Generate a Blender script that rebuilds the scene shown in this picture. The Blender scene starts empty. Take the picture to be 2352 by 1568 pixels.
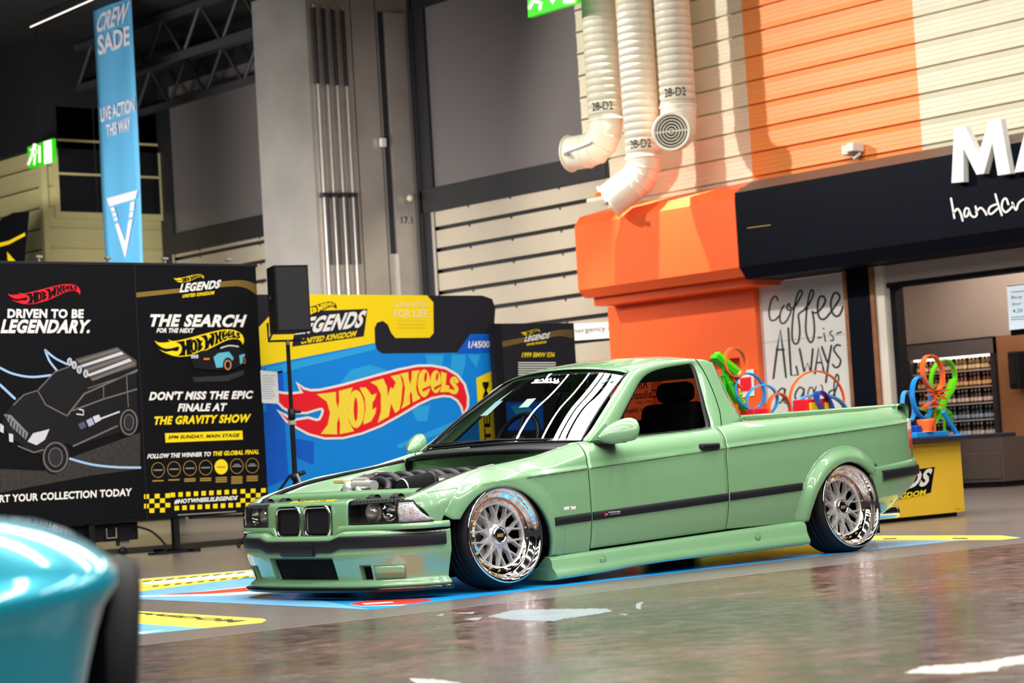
import bpy, bmesh, math, random
from mathutils import Vector, Matrix
from mathutils.geometry import tessellate_polygon
random.seed(7)
SC = bpy.context.scene
COL = SC.collection
PI = math.pi
# ------------------------------------------------------------------ camera
W_, H_ = 2352, 1568
YAW, PITCH, ROLL, FPX = 0.710300559, 0.0519663998, -0.0598794466, 5099.55883
CP = Vector((-7.42142228, -9.58842951, 0.680351371))
def basis():
    c, s = math.cos(YAW), math.sin(YAW)
    r = Vector((c, -s, 0)); f = Vector((s, c, 0)); u = Vector((0, 0, 1))
    f2 = f*math.cos(PITCH)+u*math.sin(PITCH); u2 = u*math.cos(PITCH)-f*math.sin(PITCH)
    return r*math.cos(ROLL)+u2*math.sin(ROLL), u2*math.cos(ROLL)-r*math.sin(ROLL), f2
CR, CU, CF = basis()
cam = bpy.data.cameras.new('camera'); camo = bpy.data.objects.new('camera', cam); COL.objects.link(camo)
camo.matrix_world = Matrix(((CR.x, CU.x, -CF.x, CP.x), (CR.y, CU.y, -CF.y, CP.y), (CR.z, CU.z, -CF.z, CP.z), (0, 0, 0, 1)))
cam.sensor_width = 36; cam.lens = FPX*36/W_; cam.clip_end = 200
cam.dof.use_dof = True; cam.dof.focus_distance = 12.6; cam.dof.aperture_fstop = 3.8
SC.camera = camo
SC.view_settings.view_transform = 'Standard'; SC.view_settings.look = 'None'
SC.view_settings.gamma = 1; SC.view_settings.use_curve_mapping = False
SC.view_settings.exposure = 0.0
# ------------------------------------------------------------------ world + lamps
wd = bpy.data.worlds.new('hall_air'); SC.world = wd; wd.use_nodes = True
bg = wd.node_tree.nodes['Background']; bg.inputs[0].default_value = (.55, .56, .60, 1); bg.inputs[1].default_value = .07
def area(name, loc, size, power, color=(1, .95, .88), target=None, rot=None):
    l = bpy.data.lights.new(name, 'AREA'); l.shape = 'RECTANGLE'; l.size, l.size_y = size; l.energy = power; l.color = color
    o = bpy.data.objects.new(name, l); COL.objects.link(o); o.location = loc
    if target is not None: o.rotation_euler = (Vector(target)-Vector(loc)).to_track_quat('-Z', 'Y').to_euler()
    elif rot: o.rotation_euler = rot
    return o
def spot(name, loc, target, power, angle, color=(1, .93, .82), blend=.3, r=.12):
    l = bpy.data.lights.new(name, 'SPOT'); l.energy = power; l.spot_size = angle; l.spot_blend = blend; l.color = color; l.shadow_soft_size = r
    o = bpy.data.objects.new(name, l); COL.objects.link(o); o.location = loc
    o.rotation_euler = (Vector(target)-Vector(loc)).to_track_quat('-Z', 'Y').to_euler()
    return o
# rows of strip luminaires hung under the hall roof, above and in front of the stand
for i, xx in enumerate((-7.5, -5.0, -2.5, 0.0, 2.5, 5.0)):
    area('hall_strip_lamp', (xx, -2.6, 6.6), (.28, 7.0), 330)
    area('hall_strip_lamp', (xx-1, -11.5, 6.6), (.28, 7.0), 300)
for yy, ww, pw in ((2.3, .42, 150), (2.85, .42, 150), (3.4, .42, 150), (3.95, .42, 150), (5.2, .14, 75), (6.5, .10, 60)):
    area('hall_strip_lamp', (1.6, yy, 7.35), (6.5, ww), pw)
area('hall_strip_lamp', (8.5, 3.5, 7.3), (.6, 7.0), 220)
spot('wall_flood_lamp', (4.2, 12.6, 7.3), (12, 7.4, 3.9), 2500, math.radians(70), blend=.5)
spot('wall_flood_lamp', (4.5, 4.0, 7.3), (12, 3.4, 4.6), 560, math.radians(75), blend=.6, r=.3)
l = area('stage_wash_lamp', (6.2, 12.6, 3.3), (5.0, .5), 190, target=(12, 15.5, 1.2)); l.data.spread = math.radians(120)
l = area('stage_wash_lamp', (3.6, 15.5, 3.3), (4.0, .5), 300, target=(10.2, 19.8, 3.6)); l.data.spread = math.radians(120)
spot('hood_down_lamp', (10.35, 9.7, 7.4), (11.05, 9.4, 2.6), 4600, math.radians(34), blend=.5, r=.04)
area('kiosk_ceiling_lamp', (13.4, 5.6, 2.85), (1.0, 3.4), 85, color=(1, .86, .74), rot=(0, 0, 0))
# ------------------------------------------------------------------ materials
def s2l(c): return c/12.92 if c <= .04045 else ((c+.055)/1.055)**2.4
def hexc(h):
    h = h.lstrip('#'); return tuple(s2l(int(h[i:i+2], 16)/255) for i in (0, 2, 4))
_M = {}
def mat(name, color, rough=.5, metal=0, spec=.5, coat=0, coat_rough=.03, emit=None, estr=0, bump=None, noise=None):
    """plain principled material; noise=(scale, amount) varies the colour, bump=(scale, strength) the relief"""
    if name in _M: return _M[name]
    m = bpy.data.materials.new(name); m.use_nodes = True; _M[name] = m
    nt = m.node_tree; b = nt.nodes['Principled BSDF']
    if isinstance(color, str): color = hexc(color)
    b.inputs['Base Color'].default_value = (*color, 1)
    b.inputs['Roughness'].default_value = rough; b.inputs['Metallic'].default_value = metal
    b.inputs['Specular IOR Level'].default_value = spec
    b.inputs['Coat Weight'].default_value = coat; b.inputs['Coat Roughness'].default_value = coat_rough
    if emit is not None:
        if isinstance(emit, str): emit = hexc(emit)
        b.inputs['Emission Color'].default_value = (*emit, 1); b.inputs['Emission Strength'].default_value = estr
    tc = None
    if noise or bump:
        tc = nt.nodes.new('ShaderNodeTexCoord')
    if noise:
        n = nt.nodes.new('ShaderNodeTexNoise'); n.inputs['Scale'].default_value = noise[0]; n.inputs['Detail'].default_value = 6
        nt.links.new(tc.outputs['Object'], n.inputs['Vector'])
        r = nt.nodes.new('ShaderNodeValToRGB')
        a = noise[1]
        r.color_ramp.elements[0].position = .3; r.color_ramp.elements[1].position = .7
        r.color_ramp.elements[0].color = (*[max(0, c*(1-a)) for c in color], 1)
        r.color_ramp.elements[1].color = (*[min(1, c*(1+a)) for c in color], 1)
        nt.links.new(n.outputs['Fac'], r.inputs['Fac']); nt.links.new(r.outputs['Color'], b.inputs['Base Color'])
    if bump:
        n = nt.nodes.new('ShaderNodeTexNoise'); n.inputs['Scale'].default_value = bump[0]; n.inputs['Detail'].default_value = 5
        nt.links.new(tc.outputs['Object'], n.inputs['Vector'])
        bn = nt.nodes.new('ShaderNodeBump'); bn.inputs['Strength'].default_value = bump[1]; bn.inputs['Distance'].default_value = .01
        nt.links.new(n.outputs['Fac'], bn.inputs['Height']); nt.links.new(bn.outputs['Normal'], b.inputs['Normal'])
    return m
def glass(name, tint, ior=1.5, rough=.0):
    if name in _M: return _M[name]
    m = bpy.data.materials.new(name); m.use_nodes = True; _M[name] = m
    nt = m.node_tree; nt.nodes.remove(nt.nodes['Principled BSDF']); out = nt.nodes['Material Output']
    t = nt.nodes.new('ShaderNodeBsdfTransparent'); t.inputs[0].default_value = (*tint, 1)
    g = nt.nodes.new('ShaderNodeBsdfGlossy'); g.inputs['Roughness'].default_value = rough; g.inputs[0].default_value = (1, 1, 1, 1)
    lw = nt.nodes.new('ShaderNodeLayerWeight'); lw.inputs[0].default_value = .5
    pw = nt.nodes.new('ShaderNodeMath'); pw.operation = 'POWER'; pw.inputs[1].default_value = 4.0
    f0 = ((ior-1)/(ior+1))**2*2
    ml = nt.nodes.new('ShaderNodeMath'); ml.operation = 'MULTIPLY_ADD'; ml.inputs[1].default_value = 1-f0; ml.inputs[2].default_value = f0
    nt.links.new(lw.outputs['Facing'], pw.inputs[0]); nt.links.new(pw.outputs[0], ml.inputs[0])
    mx = nt.nodes.new('ShaderNodeMixShader')
    nt.links.new(ml.outputs[0], mx.inputs[0]); nt.links.new(t.outputs[0], mx.inputs[1]); nt.links.new(g.outputs[0], mx.inputs[2])
    nt.links.new(mx.outputs[0], out.inputs['Surface'])
    return m
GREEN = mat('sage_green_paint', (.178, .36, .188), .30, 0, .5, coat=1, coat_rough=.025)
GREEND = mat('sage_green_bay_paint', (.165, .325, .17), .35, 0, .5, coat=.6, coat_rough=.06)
BLKP = mat('black_trim_plastic', (.009, .010, .014), .48, spec=.28)
BLKG = mat('gloss_black', (.006, .006, .008), .12, 0, .5)
BLKM = mat('matt_black', (.005, .006, .008), .7, spec=.2)
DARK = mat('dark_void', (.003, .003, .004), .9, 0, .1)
RUBB = mat('tyre_rubber', (.008, .008, .010), .65, spec=.25, bump=(60, .15))
CHR = mat('polished_lip', (.86, .85, .84), .06, 1)
CHRM = mat('bright_chrome', (.8, .8, .8), .1, 1)
SILV = mat('silver_alloy', (.72, .72, .72), .30, .6)
GOLD = mat('gold_bolt', (.75, .42, .18), .25, 1)
GLS = glass('screen_glass', (.80, .85, .84), 1.45)
TINT = glass('tinted_side_glass', (.43, .41, .385), 1.45)
LENS = glass('lamp_lens', (.75, .75, .75), 1.4)
WHITE = mat('white_print', '#e9e8e4', .6, spec=.25)
BLACKP = mat('black_print', '#0d0e12', .6, spec=.1, noise=(.9, .08))
YEL = mat('yellow_print', '#f5d613', .6, spec=.25)
YELD = mat('yellow_floor_print', '#f0dc5c', .3)
RED = mat('red_print', '#ea1c2c', .6, spec=.25)
BLUE = mat('blue_print', '#0a86e0', .6, spec=.25)
BLUE2 = mat('dark_blue_print', '#0a5ccc', .6, spec=.25)
BLUE3 = mat('pale_blue_print', '#2aa2e6', .6, spec=.25)
GREYP = mat('graphite_print', '#24242b', .6, spec=.12)
GREYL = mat('grey_print', '#8d8a86', .5)
GOLDP = mat('ochre_print', '#a9883a', .5)
LBLUE = mat('light_blue_line_print', '#9fc4e8', .5)
# ------------------------------------------------------------------ mesh builder
def sub(a, b): return (a[0]-b[0], a[1]-b[1], a[2]-b[2])
def cr(p0, p1, p2, p3, t):
    return tuple(.5*((2*b)+(-a+c)*t+(2*a-5*b+4*c-d)*t*t+(-a+3*b-3*c+d)*t**3) for a, b, c, d in zip(p0, p1, p2, p3))
def smooth_line(pts, n, closed=False):
    """Catmull-Rom through pts, n samples spread evenly over the spans"""
    m = len(pts); out = []
    spans = m if closed else m-1
    for i in range(n if closed else n+1):
        t = i/n*spans; k = min(int(t), spans-1); f = t-k
        if closed: g = [pts[(k+j) % m] for j in (-1, 0, 1, 2)]
        else: g = [pts[min(max(k+j, 0), m-1)] for j in (-1, 0, 1, 2)]
        out.append(cr(*g, f))
    return out
def interp(tab, x):
    if x <= tab[0][0]: return tab[0][1]
    for (a, b), (c, d) in zip(tab, tab[1:]):
        if x <= c: return b+(d-b)*(x-a)/(c-a)
    return tab[-1][1]
def sstep(t): t = min(max(t, 0), 1); return t*t*(3-2*t)
class MB:
    def __init__(s): s.v = []; s.f = []; s.m = []; s.s = []; s.mats = []
    def mi(s, m):
        if m not in s.mats: s.mats.append(m)
        return s.mats.index(m)
    def add(s, vs, fs, m, smooth=False):
        o = len(s.v); k = s.mi(m); s.v += [tuple(v) for v in vs]
        for f in fs: s.f.append(tuple(i+o for i in f)); s.m.append(k); s.s.append(smooth)
        return s
    def grid(s, rows, m, smooth=True, cu=False, cv=False):
        a, b = len(rows), len(rows[0]); vs = [p for r in rows for p in r]; fs = []
        for i in range(a if cu else a-1):
            for j in range(b if cv else b-1):
                i2, j2 = (i+1) % a, (j+1) % b
                fs.append((i*b+j, i*b+j2, i2*b+j2, i2*b+j))
        return s.add(vs, fs, m, smooth)
    def patch(s, curves, m, nu=24, nv=16):
        cs = [smooth_line(c, nu) for c in curves]
        rows = [smooth_line([c[i] for c in cs], nv) for i in range(nu+1)]
        return s.grid(rows, m)
    def box(s, x0, x1, y0, y1, z0, z1, m, bev=0, mtx=None):
        x0, x1 = sorted((x0, x1)); y0, y1 = sorted((y0, y1)); z0, z1 = sorted((z0, z1))
        if bev:
            bev = min(bev, .45*min(x1-x0, y1-y0, z1-z0)); bm = bmesh.new(); bmesh.ops.create_cube(bm, size=1)
            for v in bm.verts: v.co = ((x0+x1)/2+v.co.x*(x1-x0), (y0+y1)/2+v.co.y*(y1-y0), (z0+z1)/2+v.co.z*(z1-z0))
            bmesh.ops.bevel(bm, geom=bm.edges[:], offset=bev, segments=2, affect='EDGES', profile=.5)
            bm.verts.index_update(); vs = [v.co.copy() for v in bm.verts]; fs = [[v.index for v in f.verts] for f in bm.faces]; bm.free()
        else:
            vs = [Vector((x, y, z)) for x in (x0, x1) for y in (y0, y1) for z in (z0, z1)]
            fs = [(0, 1, 3, 2), (4, 6, 7, 5), (0, 4, 5, 1), (2, 3, 7, 6), (0, 2, 6, 4), (1, 5, 7, 3)]
        if mtx: vs = [mtx @ v for v in vs]
        return s.add(vs, fs, m)
    def quad(s, a, b, c, d, m): return s.add([a, b, c, d], [(0, 1, 2, 3)], m)
    def poly(s, pts, m, holes=()):
        loops = [[Vector(p) for p in pts]]+[[Vector(p) for p in h] for h in holes]
        tris = tessellate_polygon(loops); allv = [p for l in loops for p in l]
        return s.add(allv, tris, m)
    def prism(s, pts, d, m, m2=None):
        """polygon pts extruded by vector d, both caps and the sides"""
        d = Vector(d); a = [Vector(p) for p in pts]; b = [p+d for p in a]
        s.poly(a, m); s.poly(b, m); n = len(a)
        return s.add(a+b, [(i, (i+1) % n, n+(i+1) % n, n+i) for i in range(n)], m2 or m)
    def tube(s, pts, r, m, n=10, closed=False, caps=True, rf=None):
        P = [Vector(p) for p in pts]; rows = []; k = len(P); up = Vector((0, 0, 1)); prev = None
        for i, p in enumerate(P):
            if closed: t = P[(i+1) % k]-P[i-1]
            else: t = P[min(i+1, k-1)]-P[max(i-1, 0)]
            t.normalize()
            a = prev if prev is not None else (up if abs(t.z) < .9 else Vector((1, 0, 0)))
            a = (a-t*a.dot(t)).normalized(); prev = a; b = t.cross(a)
            q = r*(rf(i/(k-1)) if rf else 1)
            rows.append([p+a*math.cos(2*PI*j/n)*q+b*math.sin(2*PI*j/n)*q for j in range(n)])
        s.grid(rows, m, True, closed, True)
        if caps and not closed:
            s.add(rows[0], [tuple(range(n))], m); s.add(rows[-1], [tuple(range(n))], m)
        return s
    def ribbon(s, pts, w, t, m, side, closed=False):
        """rectangular section w (along `side`) by t swept along pts; side may be a vector or a function"""
        P = [Vector(p) for p in pts]; k = len(P); rows = []
        for i, p in enumerate(P):
            tg = (P[(i+1) % k]-P[i-1]) if closed else (P[min(i+1, k-1)]-P[max(i-1, 0)])
            tg.normalize(); a = side(i) if callable(side) else Vector(side)
            a = (a-tg*a.dot(tg)).normalized(); b = tg.cross(a)
            rows.append([p+a*w/2+b*t/2, p+a*w/2-b*t/2, p-a*w/2-b*t/2, p-a*w/2+b*t/2])
        s.grid(rows, m, False, closed, True)
        if not closed: s.add(rows[0], [(0, 1, 2, 3)], m); s.add(rows[-1], [(0, 1, 2, 3)], m)
        return s
    def lathe(s, prof, m, n=48, mtx=None, a0=0, a1=2*PI, smooth=True):
        """profile of (radius, height) turned about local z"""
        full = abs(a1-a0-2*PI) < 1e-6; rows = []
        for i in range(n if full else n+1):
            a = a0+(a1-a0)*i/n
            r = [Vector((q*math.cos(a), q*math.sin(a), h)) for q, h in prof]
            rows.append([mtx @ p for p in r] if mtx else r)
        return s.grid(rows, m, smooth, full, False)
    def ball(s, c, r, m, n=16):
        prof = [(math.sin(PI*i/n), -math.cos(PI*i/n)) for i in range(n+1)]
        rr = r if isinstance(r, (tuple, list)) else (r, r, r)
        mtx = Matrix.Translation(c) @ Matrix.Diagonal((*rr, 1))
        return s.lathe(prof, m, n*2, mtx)
    def stroke(s, pts, w, m, fn, n=0):
        """flat brush stroke of width w in a 2D drawing space, placed by fn(x, y)"""
        if n: pts = [(p[0], p[1]) for p in smooth_line([(x, y, 0) for x, y in pts], n)]
        L = []; R = []; k = len(pts)
        for i, (x, y) in enumerate(pts):
            ax, ay = pts[max(i-1, 0)]; bx, by = pts[min(i+1, k-1)]; dx, dy = bx-ax, by-ay; l = math.hypot(dx, dy) or 1
            ww = w(i/(k-1)) if callable(w) else w
            ox, oy = -dy/l*ww/2, dx/l*ww/2
            L.append(fn(x+ox, y+oy)); R.append(fn(x-ox, y-oy))
        s.grid([L, R], m, False)
        for (x, y), (px, py) in ((pts[0], pts[1]), (pts[-1], pts[-2])):
            ww = w(0) if callable(w) else w; a0 = math.atan2(y-py, x-px)
            s.add([fn(x+math.cos(a0+a)*ww/2, y+math.sin(a0+a)*ww/2) for a in [PI*(k/8-.5) for k in range(9)]], [tuple(range(9))], m)
        return s
    def ring(s, c, r, w, m, fn, n=28, ry=None):
        ry = ry or r
        A = [fn(c[0]+(r-w/2)*math.cos(2*PI*i/n), c[1]+(ry-w/2)*math.sin(2*PI*i/n)) for i in range(n)]
        B = [fn(c[0]+(r+w/2)*math.cos(2*PI*i/n), c[1]+(ry+w/2)*math.sin(2*PI*i/n)) for i in range(n)]
        return s.grid([A, B], m, False, False, True)
    def text(s, body, m, quad, fn, bold=0.0, shear=0.0, extr=None, font_align=None):
        """lettering fitted into the 2D quad (bottom-left, bottom-right, top-right, top-left), placed by fn(x, y)"""
        vs, fs = glyphs(body, bold, shear)
        bl, br, tr, tl = quad
        def q(u, v):
            x = (1-v)*((1-u)*bl[0]+u*br[0])+v*((1-u)*tl[0]+u*tr[0]); y = (1-v)*((1-u)*bl[1]+u*br[1])+v*((1-u)*tl[1]+u*tr[1])
            return fn(x, y)
        return s.add([q(u, v) for u, v in vs], fs, m)
_G = {}
def glyphs(body, bold, shear):
    k = (body, bold, shear)
    if k in _G: return _G[k]
    cu = bpy.data.curves.new('lettering', 'FONT'); cu.body = body; cu.offset = min(bold*1.0, .046); cu.shear = shear; cu.size = 1; cu.resolution_u = 3
    if bold > .03: cu.space_character = 1.0+bold*1.5
    o = bpy.data.objects.new('lettering', cu); COL.objects.link(o)
    dg = bpy.context.evaluated_depsgraph_get(); me = o.evaluated_get(dg).to_mesh()
    vs = [(v.co.x, v.co.y) for v in me.vertices]; fs = [tuple(p.vertices) for p in me.polygons]
    o.evaluated_get(dg).to_mesh_clear(); bpy.data.objects.remove(o); bpy.data.curves.remove(cu)
    x0 = min(v[0] for v in vs); x1 = max(v[0] for v in vs); y0 = min(v[1] for v in vs); y1 = max(v[1] for v in vs)
    vs = [((x-x0)/(x1-x0), (y-y0)/(y1-y0 or 1)) for x, y in vs]
    _G[k] = (vs, fs); return _G[k]
def obj(name, mb, parent=None, loc=None, solid=0, bevel=0):
    """link the builder's shape as ONE mesh object; vertices are world space unless a parent gives the origin"""
    me = bpy.data.meshes.new(name)
    org = Vector(parent['_o']) if parent and '_o' in parent else (Vector(loc) if loc else Vector((0, 0, 0)))
    me.from_pydata([tuple(Vector(v)-org) for v in mb.v], [], mb.f)
    for m in mb.mats: me.materials.append(m)
    me.polygons.foreach_set('material_index', mb.m); me.polygons.foreach_set('use_smooth', mb.s); me.update()
    o = bpy.data.objects.new(name, me); COL.objects.link(o)
    if parent is not None:
        o.parent = parent; o['_o'] = tuple(org)
    else:
        o.location = org; o['_o'] = tuple(org)
    if solid:
        md = o.modifiers.new('thickness', 'SOLIDIFY'); md.thickness = solid; md.offset = 0
    return o
def thing(name, label, cat, loc=(0, 0, 0), group=None):
    o = bpy.data.objects.new(name, None); COL.objects.link(o); o.location = loc; o['_o'] = tuple(loc); o.empty_display_size = .1
    return tag(o, label, cat, group)
def tag(o, label, cat, group=None, kind=None):
    o['label'] = label; o['category'] = cat
    if group: o['group'] = group
    if kind: o['kind'] = kind
    return o
def struct(name, mb, label=None):
    o = obj(name, mb); o['kind'] = 'structure'
    if label: o['label'] = label
    return o
def clone(root, loc, label=None):
    c = root.copy(); COL.objects.link(c); c.location = loc; c['_o'] = tuple(loc)
    if label: c['label'] = label
    for ch in root.children:
        d = ch.copy(); COL.objects.link(d); d.parent = c
        for g in ch.children:
            e = g.copy(); COL.objects.link(e); e.parent = d
    return c
# measuring helpers: the point of an axis plane seen at a photograph pixel
def hit(ax, val, px, py):
    d = CF*FPX+CR*(px-W_/2)-CU*(py-H_/2)
    return CP+d*((val-CP[ax])/d[ax])
def px_(v): return lambda x, y: hit(0, v, x, y)
def py_(v): return lambda x, y: hit(1, v, x, y)
def pz_(v): return lambda x, y: hit(2, v, x, y)
def crop(fn, sc, ox, oy): return lambda x, y: fn(ox+x/sc, oy+y/sc)
# ------------------------------------------------------------------ the pickup
truck = thing('pickup_truck', 'lowered sage green pickup truck with open engine bay parked on the blue floor graphic', 'truck', (1.3, 0, 0))
WID = [(-.62, .69), (-.545, .757), (-.50, .79), (-.46, .806), (-.37, .816), (-.2, .82), (0, .823), (.6, .825), (2.0, .828), (2.7, .822), (3.0, .805), (3.2, .78), (3.35, .745), (3.45, .69)]
ZTOP = [(-.56, .49), (-.454, .535), (-.295, .579), (-.089, .627), (.151, .652), (.335, .675), (.62, .735), (1.6, .772), (1.9, .80), (3.0, .828), (3.43, .85), (3.5, .852)]
def zcrease(x): return .556+.0595*x if x < 1.7 else .657+.0525*(x-1.7)
ARCH = [(-.02, .19, .345, .009, .07), (2.66, .20, .335, .040, .075)]
def smw(tab, x, h=.04): return (interp(tab, x-h)+2*interp(tab, x)+interp(tab, x+h))/4
def side_y(x, z):
    w = smw(WID, x); t = z-zcrease(x)
    if t <= 0:
        p = .004-.004*sstep(-t/.12)+.03*max(0, (-t-.22)/.2)**2
    else:
        p = .011*sstep(t/.03)*sstep((x-.1)/.2)+.018*t/.14
    d = smw(ZTOP, x)-z
    p += .072*max(0, 1-d/.105)**2.4*(.3+.7*sstep((x+.55)/.25))
    for ax, az, R, out, wd in ARCH:
        r = math.hypot(x-ax, z-az)
        if z > az-.1: p -= out*(1-sstep((r-R-.022)/wd))
    return w-p
def side_panel(name, s, x0, x1, zb, zt, nx, nz, m, parent, arches=True, crown=None):
    P = []; 
    for i in range(nx+1):
        row = []
        for j in range(nz+1):
            v = j/nz; xa = x0(.5)+(x1(.5)-x0(.5))*i/nx
            z = zb(xa)+(zt(xa)-zb(xa))*v
            x = x0(z)+(x1(z)-x0(z))*i/nx
            z = zb(x)+(zt(x)-zb(x))*v
            row.append([x, z])
        P.append(row)
    BR = lambda a: a[2]+a[4]+.022
    ins = [[any(math.hypot(x-a[0], z-a[1]) < BR(a) for a in ARCH) if arches else False for x, z in r] for r in P]
    snapped = []
    fs = []
    for i in range(nx):
        for j in range(nz):
            q = [(i, j), (i+1, j), (i+1, j+1), (i, j+1)]
            if all(ins[a][b] for a, b in q): continue
            fs.append(q)
    used = {p for q in fs for p in q}
    idx = {}; vs = []
    for (i, j) in sorted(used):
        x, z = P[i][j]
        if ins[i][j]:
            for a in ARCH:
                r = math.hypot(x-a[0], z-a[1])
                if r < BR(a):
                    x = a[0]+(x-a[0])*BR(a)/r; z = max(a[1]+(z-a[1])*BR(a)/r, zb(x)); snapped.append(a); break
        idx[(i, j)] = len(vs); vs.append((x, s*side_y(x, z), z))
    mb = MB(); mb.add(vs, [tuple(idx[p] for p in q) for q in fs], m, True)
    for a in ARCH:                                   # flared band and rolled lip round the wheel opening
        if a not in snapped: continue
        lo = min(x0(.2), x0(.5)); hi = max(x1(.2), x1(.5)); rows = []
        for i in range(97):
            t = -.35+(PI+.7)*i/96; r_ = []
            for rr in [a[2]+(BR(a)-a[2])*k/14 for k in range(15)]:
                x = a[0]+rr*math.cos(t); z = a[1]+rr*math.sin(t); zc = zb(min(max(x, lo), hi))
                r_.append((x, z, z >= zc-.03)); 
            if not r_[0][2]: 
                continue
            q = [(x, max(z, zb(x))) for x, z, k in r_]
            e = q[0]; rows.append([(e[0], s*(side_y(*e)-.03), e[1])]+[(x, s*side_y(x, z), z) for x, z in q])
        mb.grid(rows, m)
    # return flange at the top edge
    top = [P[i][nz] for i in range(nx+1)]
    A = [(x, s*side_y(x, z), z) for x, z in top]
    fw = lambda x: .03+.06*(1-sstep((x+.56)/.2))
    B = [(x, s*(side_y(x, z)-fw(x)), z+.004) for x, z in top]; C_ = [(x, s*(side_y(x, z)-fw(x)-.015), z-.03) for x, z in top]
    mb.grid([A, B, C_], m)
    return obj(name, mb, parent, solid=.006)
zt_ = lambda x: smw(ZTOP, x)
G_ = .0035
for s in (-1, 1):
    # front fender
    fx0 = lambda z: -.46-.09*min(max((z-.383)/.114, 0), 1.15)
    fzb = lambda x: interp([(-.30, .385), (.27, .155)], x)
    side_panel('fender', s, fx0, lambda z: .60-G_+.02*max(0, z-.6)/.13, fzb, zt_, 170, 80, GREEN, truck)
    dx0 = lambda z: .60+G_+.02*max(0, z-.6)/.13
    dx1 = lambda z: 1.655+.03*max(0, z-.6)/.15
    d = side_panel('door', s, dx0, lambda z: dx1(z)-G_, lambda x: .152+.031*x, zt_, 40, 40, GREEN, truck)
    qx0 = lambda z: dx1(z)+G_
    qzb = lambda x: interp([(2.36, .205), (2.93, .486), (3.43, .512)], x)
    side_panel('bed_side', s, qx0, lambda z: 3.43+.0*z, qzb, zt_, 220, 90, GREEN, truck)
    # dark jambs seen through the shut lines
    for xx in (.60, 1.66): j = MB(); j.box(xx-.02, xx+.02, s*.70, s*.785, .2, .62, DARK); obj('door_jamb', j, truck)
    # body-side rub strip: three lengths, proud of the skin
    for (a, b) in ((.33, .592), (.606, 1.645), (1.665, 2.27)):
        mb = MB(); n = 14; rows = []
        for i in range(n+1):
            x = a+(b-a)*i/n; zl = .303+.041*(x-.33); zh = zl+.053
            y0 = side_y(x, zl)-.004; y1 = side_y(x, zh)-.004
            rows.append([(x, s*y0, zl), (x, s*(y0+.016), zl+.008), (x, s*(y1+.016), zh-.008), (x, s*y1, zh)])
        mb.grid(rows, BLKP); mb.add(rows[0], [(0, 1, 2, 3)], BLKP); mb.add(rows[-1], [(0, 1, 2, 3)], BLKP)
        obj('rub_strip', mb, truck)
    # side skirt
    mb = MB(); SK = [(.30, .145, .022), (.45, .150, .026), (.66, .156, .034), (.9, .164, .05), (1.15, .172, .057), (1.6, .187, .062), (2.0, .199, .066), (2.29, .207, .070)]
    rows = []
    for i in range(31):
        x = .30+1.99*i/30; zh = interp([(a, b) for a, b, c in SK], x); zl = interp([(a, c) for a, b, c in SK], x)
        h = zh-zl; fl = .012*sstep((.8-x)/.5)
        rows.append([(x, s*.775, zh+.004), (x, s*.806, zh), (x, s*.822, zh-.02*h/.12), (x, s*.826, zl+.55*h), (x, s*(.836+fl), zl+.38*h), (x, s*(.848+fl), zl+.2*h), (x, s*(.845+fl), zl+.06*h), (x, s*.80, zl), (x, s*.62, zl+.005)])
    mb.grid(rows, GREEN); mb.add(rows[0], [tuple(range(9))], GREEN); mb.add(rows[-1], [tuple(range(9))], GREEN)
    sk = obj('side_skirt', mb, truck)
    for xx in (.66, 1.87):                            # jacking-point plugs
        p = MB(); zc = .105+.032*(xx-.66)
        p.lathe([(0, .001), (.018, .001), (.020, -.001)], GREEN, 24, Matrix.Translation((xx, s*.8315, zc)) @ Matrix.Rotation(-s*PI/2, 4, 'X'))
        p.lathe([(.020, .0012), (.0215, .0012)], BLKP, 24, Matrix.Translation((xx, s*.8315, zc)) @ Matrix.Rotation(-s*PI/2, 4, 'X'))
        obj('jacking_plug', p, sk)
    # wheel housing liners
    for ax, az, R, o_, w_ in ARCH:
        mb = MB(); rows = []
        for i in range(25):
            a = .04+(PI-.08)*i/24
            rows.append([(ax+(R+.012)*math.cos(a), s*y, az+(R+.012)*math.sin(a)) for y in (.785, .6, .46)])
        mb.grid(rows, BLKM)
        mb.add([r[2] for r in rows], [tuple(range(25))], BLKM)
        obj('wheel_liner', mb, truck)
    # lamp-to-arch strip below the fender and small filler under the corner lamp
# ---- bumper and nose: a plan curve swept through height profiles
BP = [(-.735, 0), (-.733, .16), (-.720, .35), (-.690, .50), (-.645, .61), (-.575, .705), (-.48, .780), (-.41, .812), (-.365, .820)]
def plan(tab, n):
    pts = smooth_line([(x, y, 0) for x, y in tab], n*4)
    L = [0]
    for a, b in zip(pts, pts[1:]): L.append(L[-1]+math.dist(a, b))
    out = []
    for i in range(n+1):
        t = L[-1]*i/n; k = max(j for j in range(len(L)) if L[j] <= t+1e-9); k = min(k, len(L)-2)
        f = (t-L[k])/(L[k+1]-L[k] or 1); out.append(tuple(a+(b-a)*f for a, b in zip(pts[k], pts[k+1])))
    return out
def normals(pl):
    out = []
    for i, p in enumerate(pl):
        a, b = pl[max(i-1, 0)], pl[min(i+1, len(pl)-1)]
        tx, ty = b[0]-a[0], b[1]-a[1]; l = math.hypot(tx, ty); out.append((-ty/l, tx/l))
    return out
def both(tab, n):
    h = plan(tab, n); full = [(x, -y, 0) for x, y, z in reversed(h[1:])]+h
    nn = normals(full)
    nn = [(a, b) if (a*(-1)+0 > 0 or True) else (-a, -b) for a, b in nn]
    # make every normal point outward (away from the engine)
    return full, [(a, b) if a*(p[0]-.6)+b*p[1] > 0 else (-a, -b) for (a, b), p in zip(nn, full)]
def dip(y, z): return z-.020*(1-sstep((abs(y)-.27)/.10))*sstep((z-.235)/.03)
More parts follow.
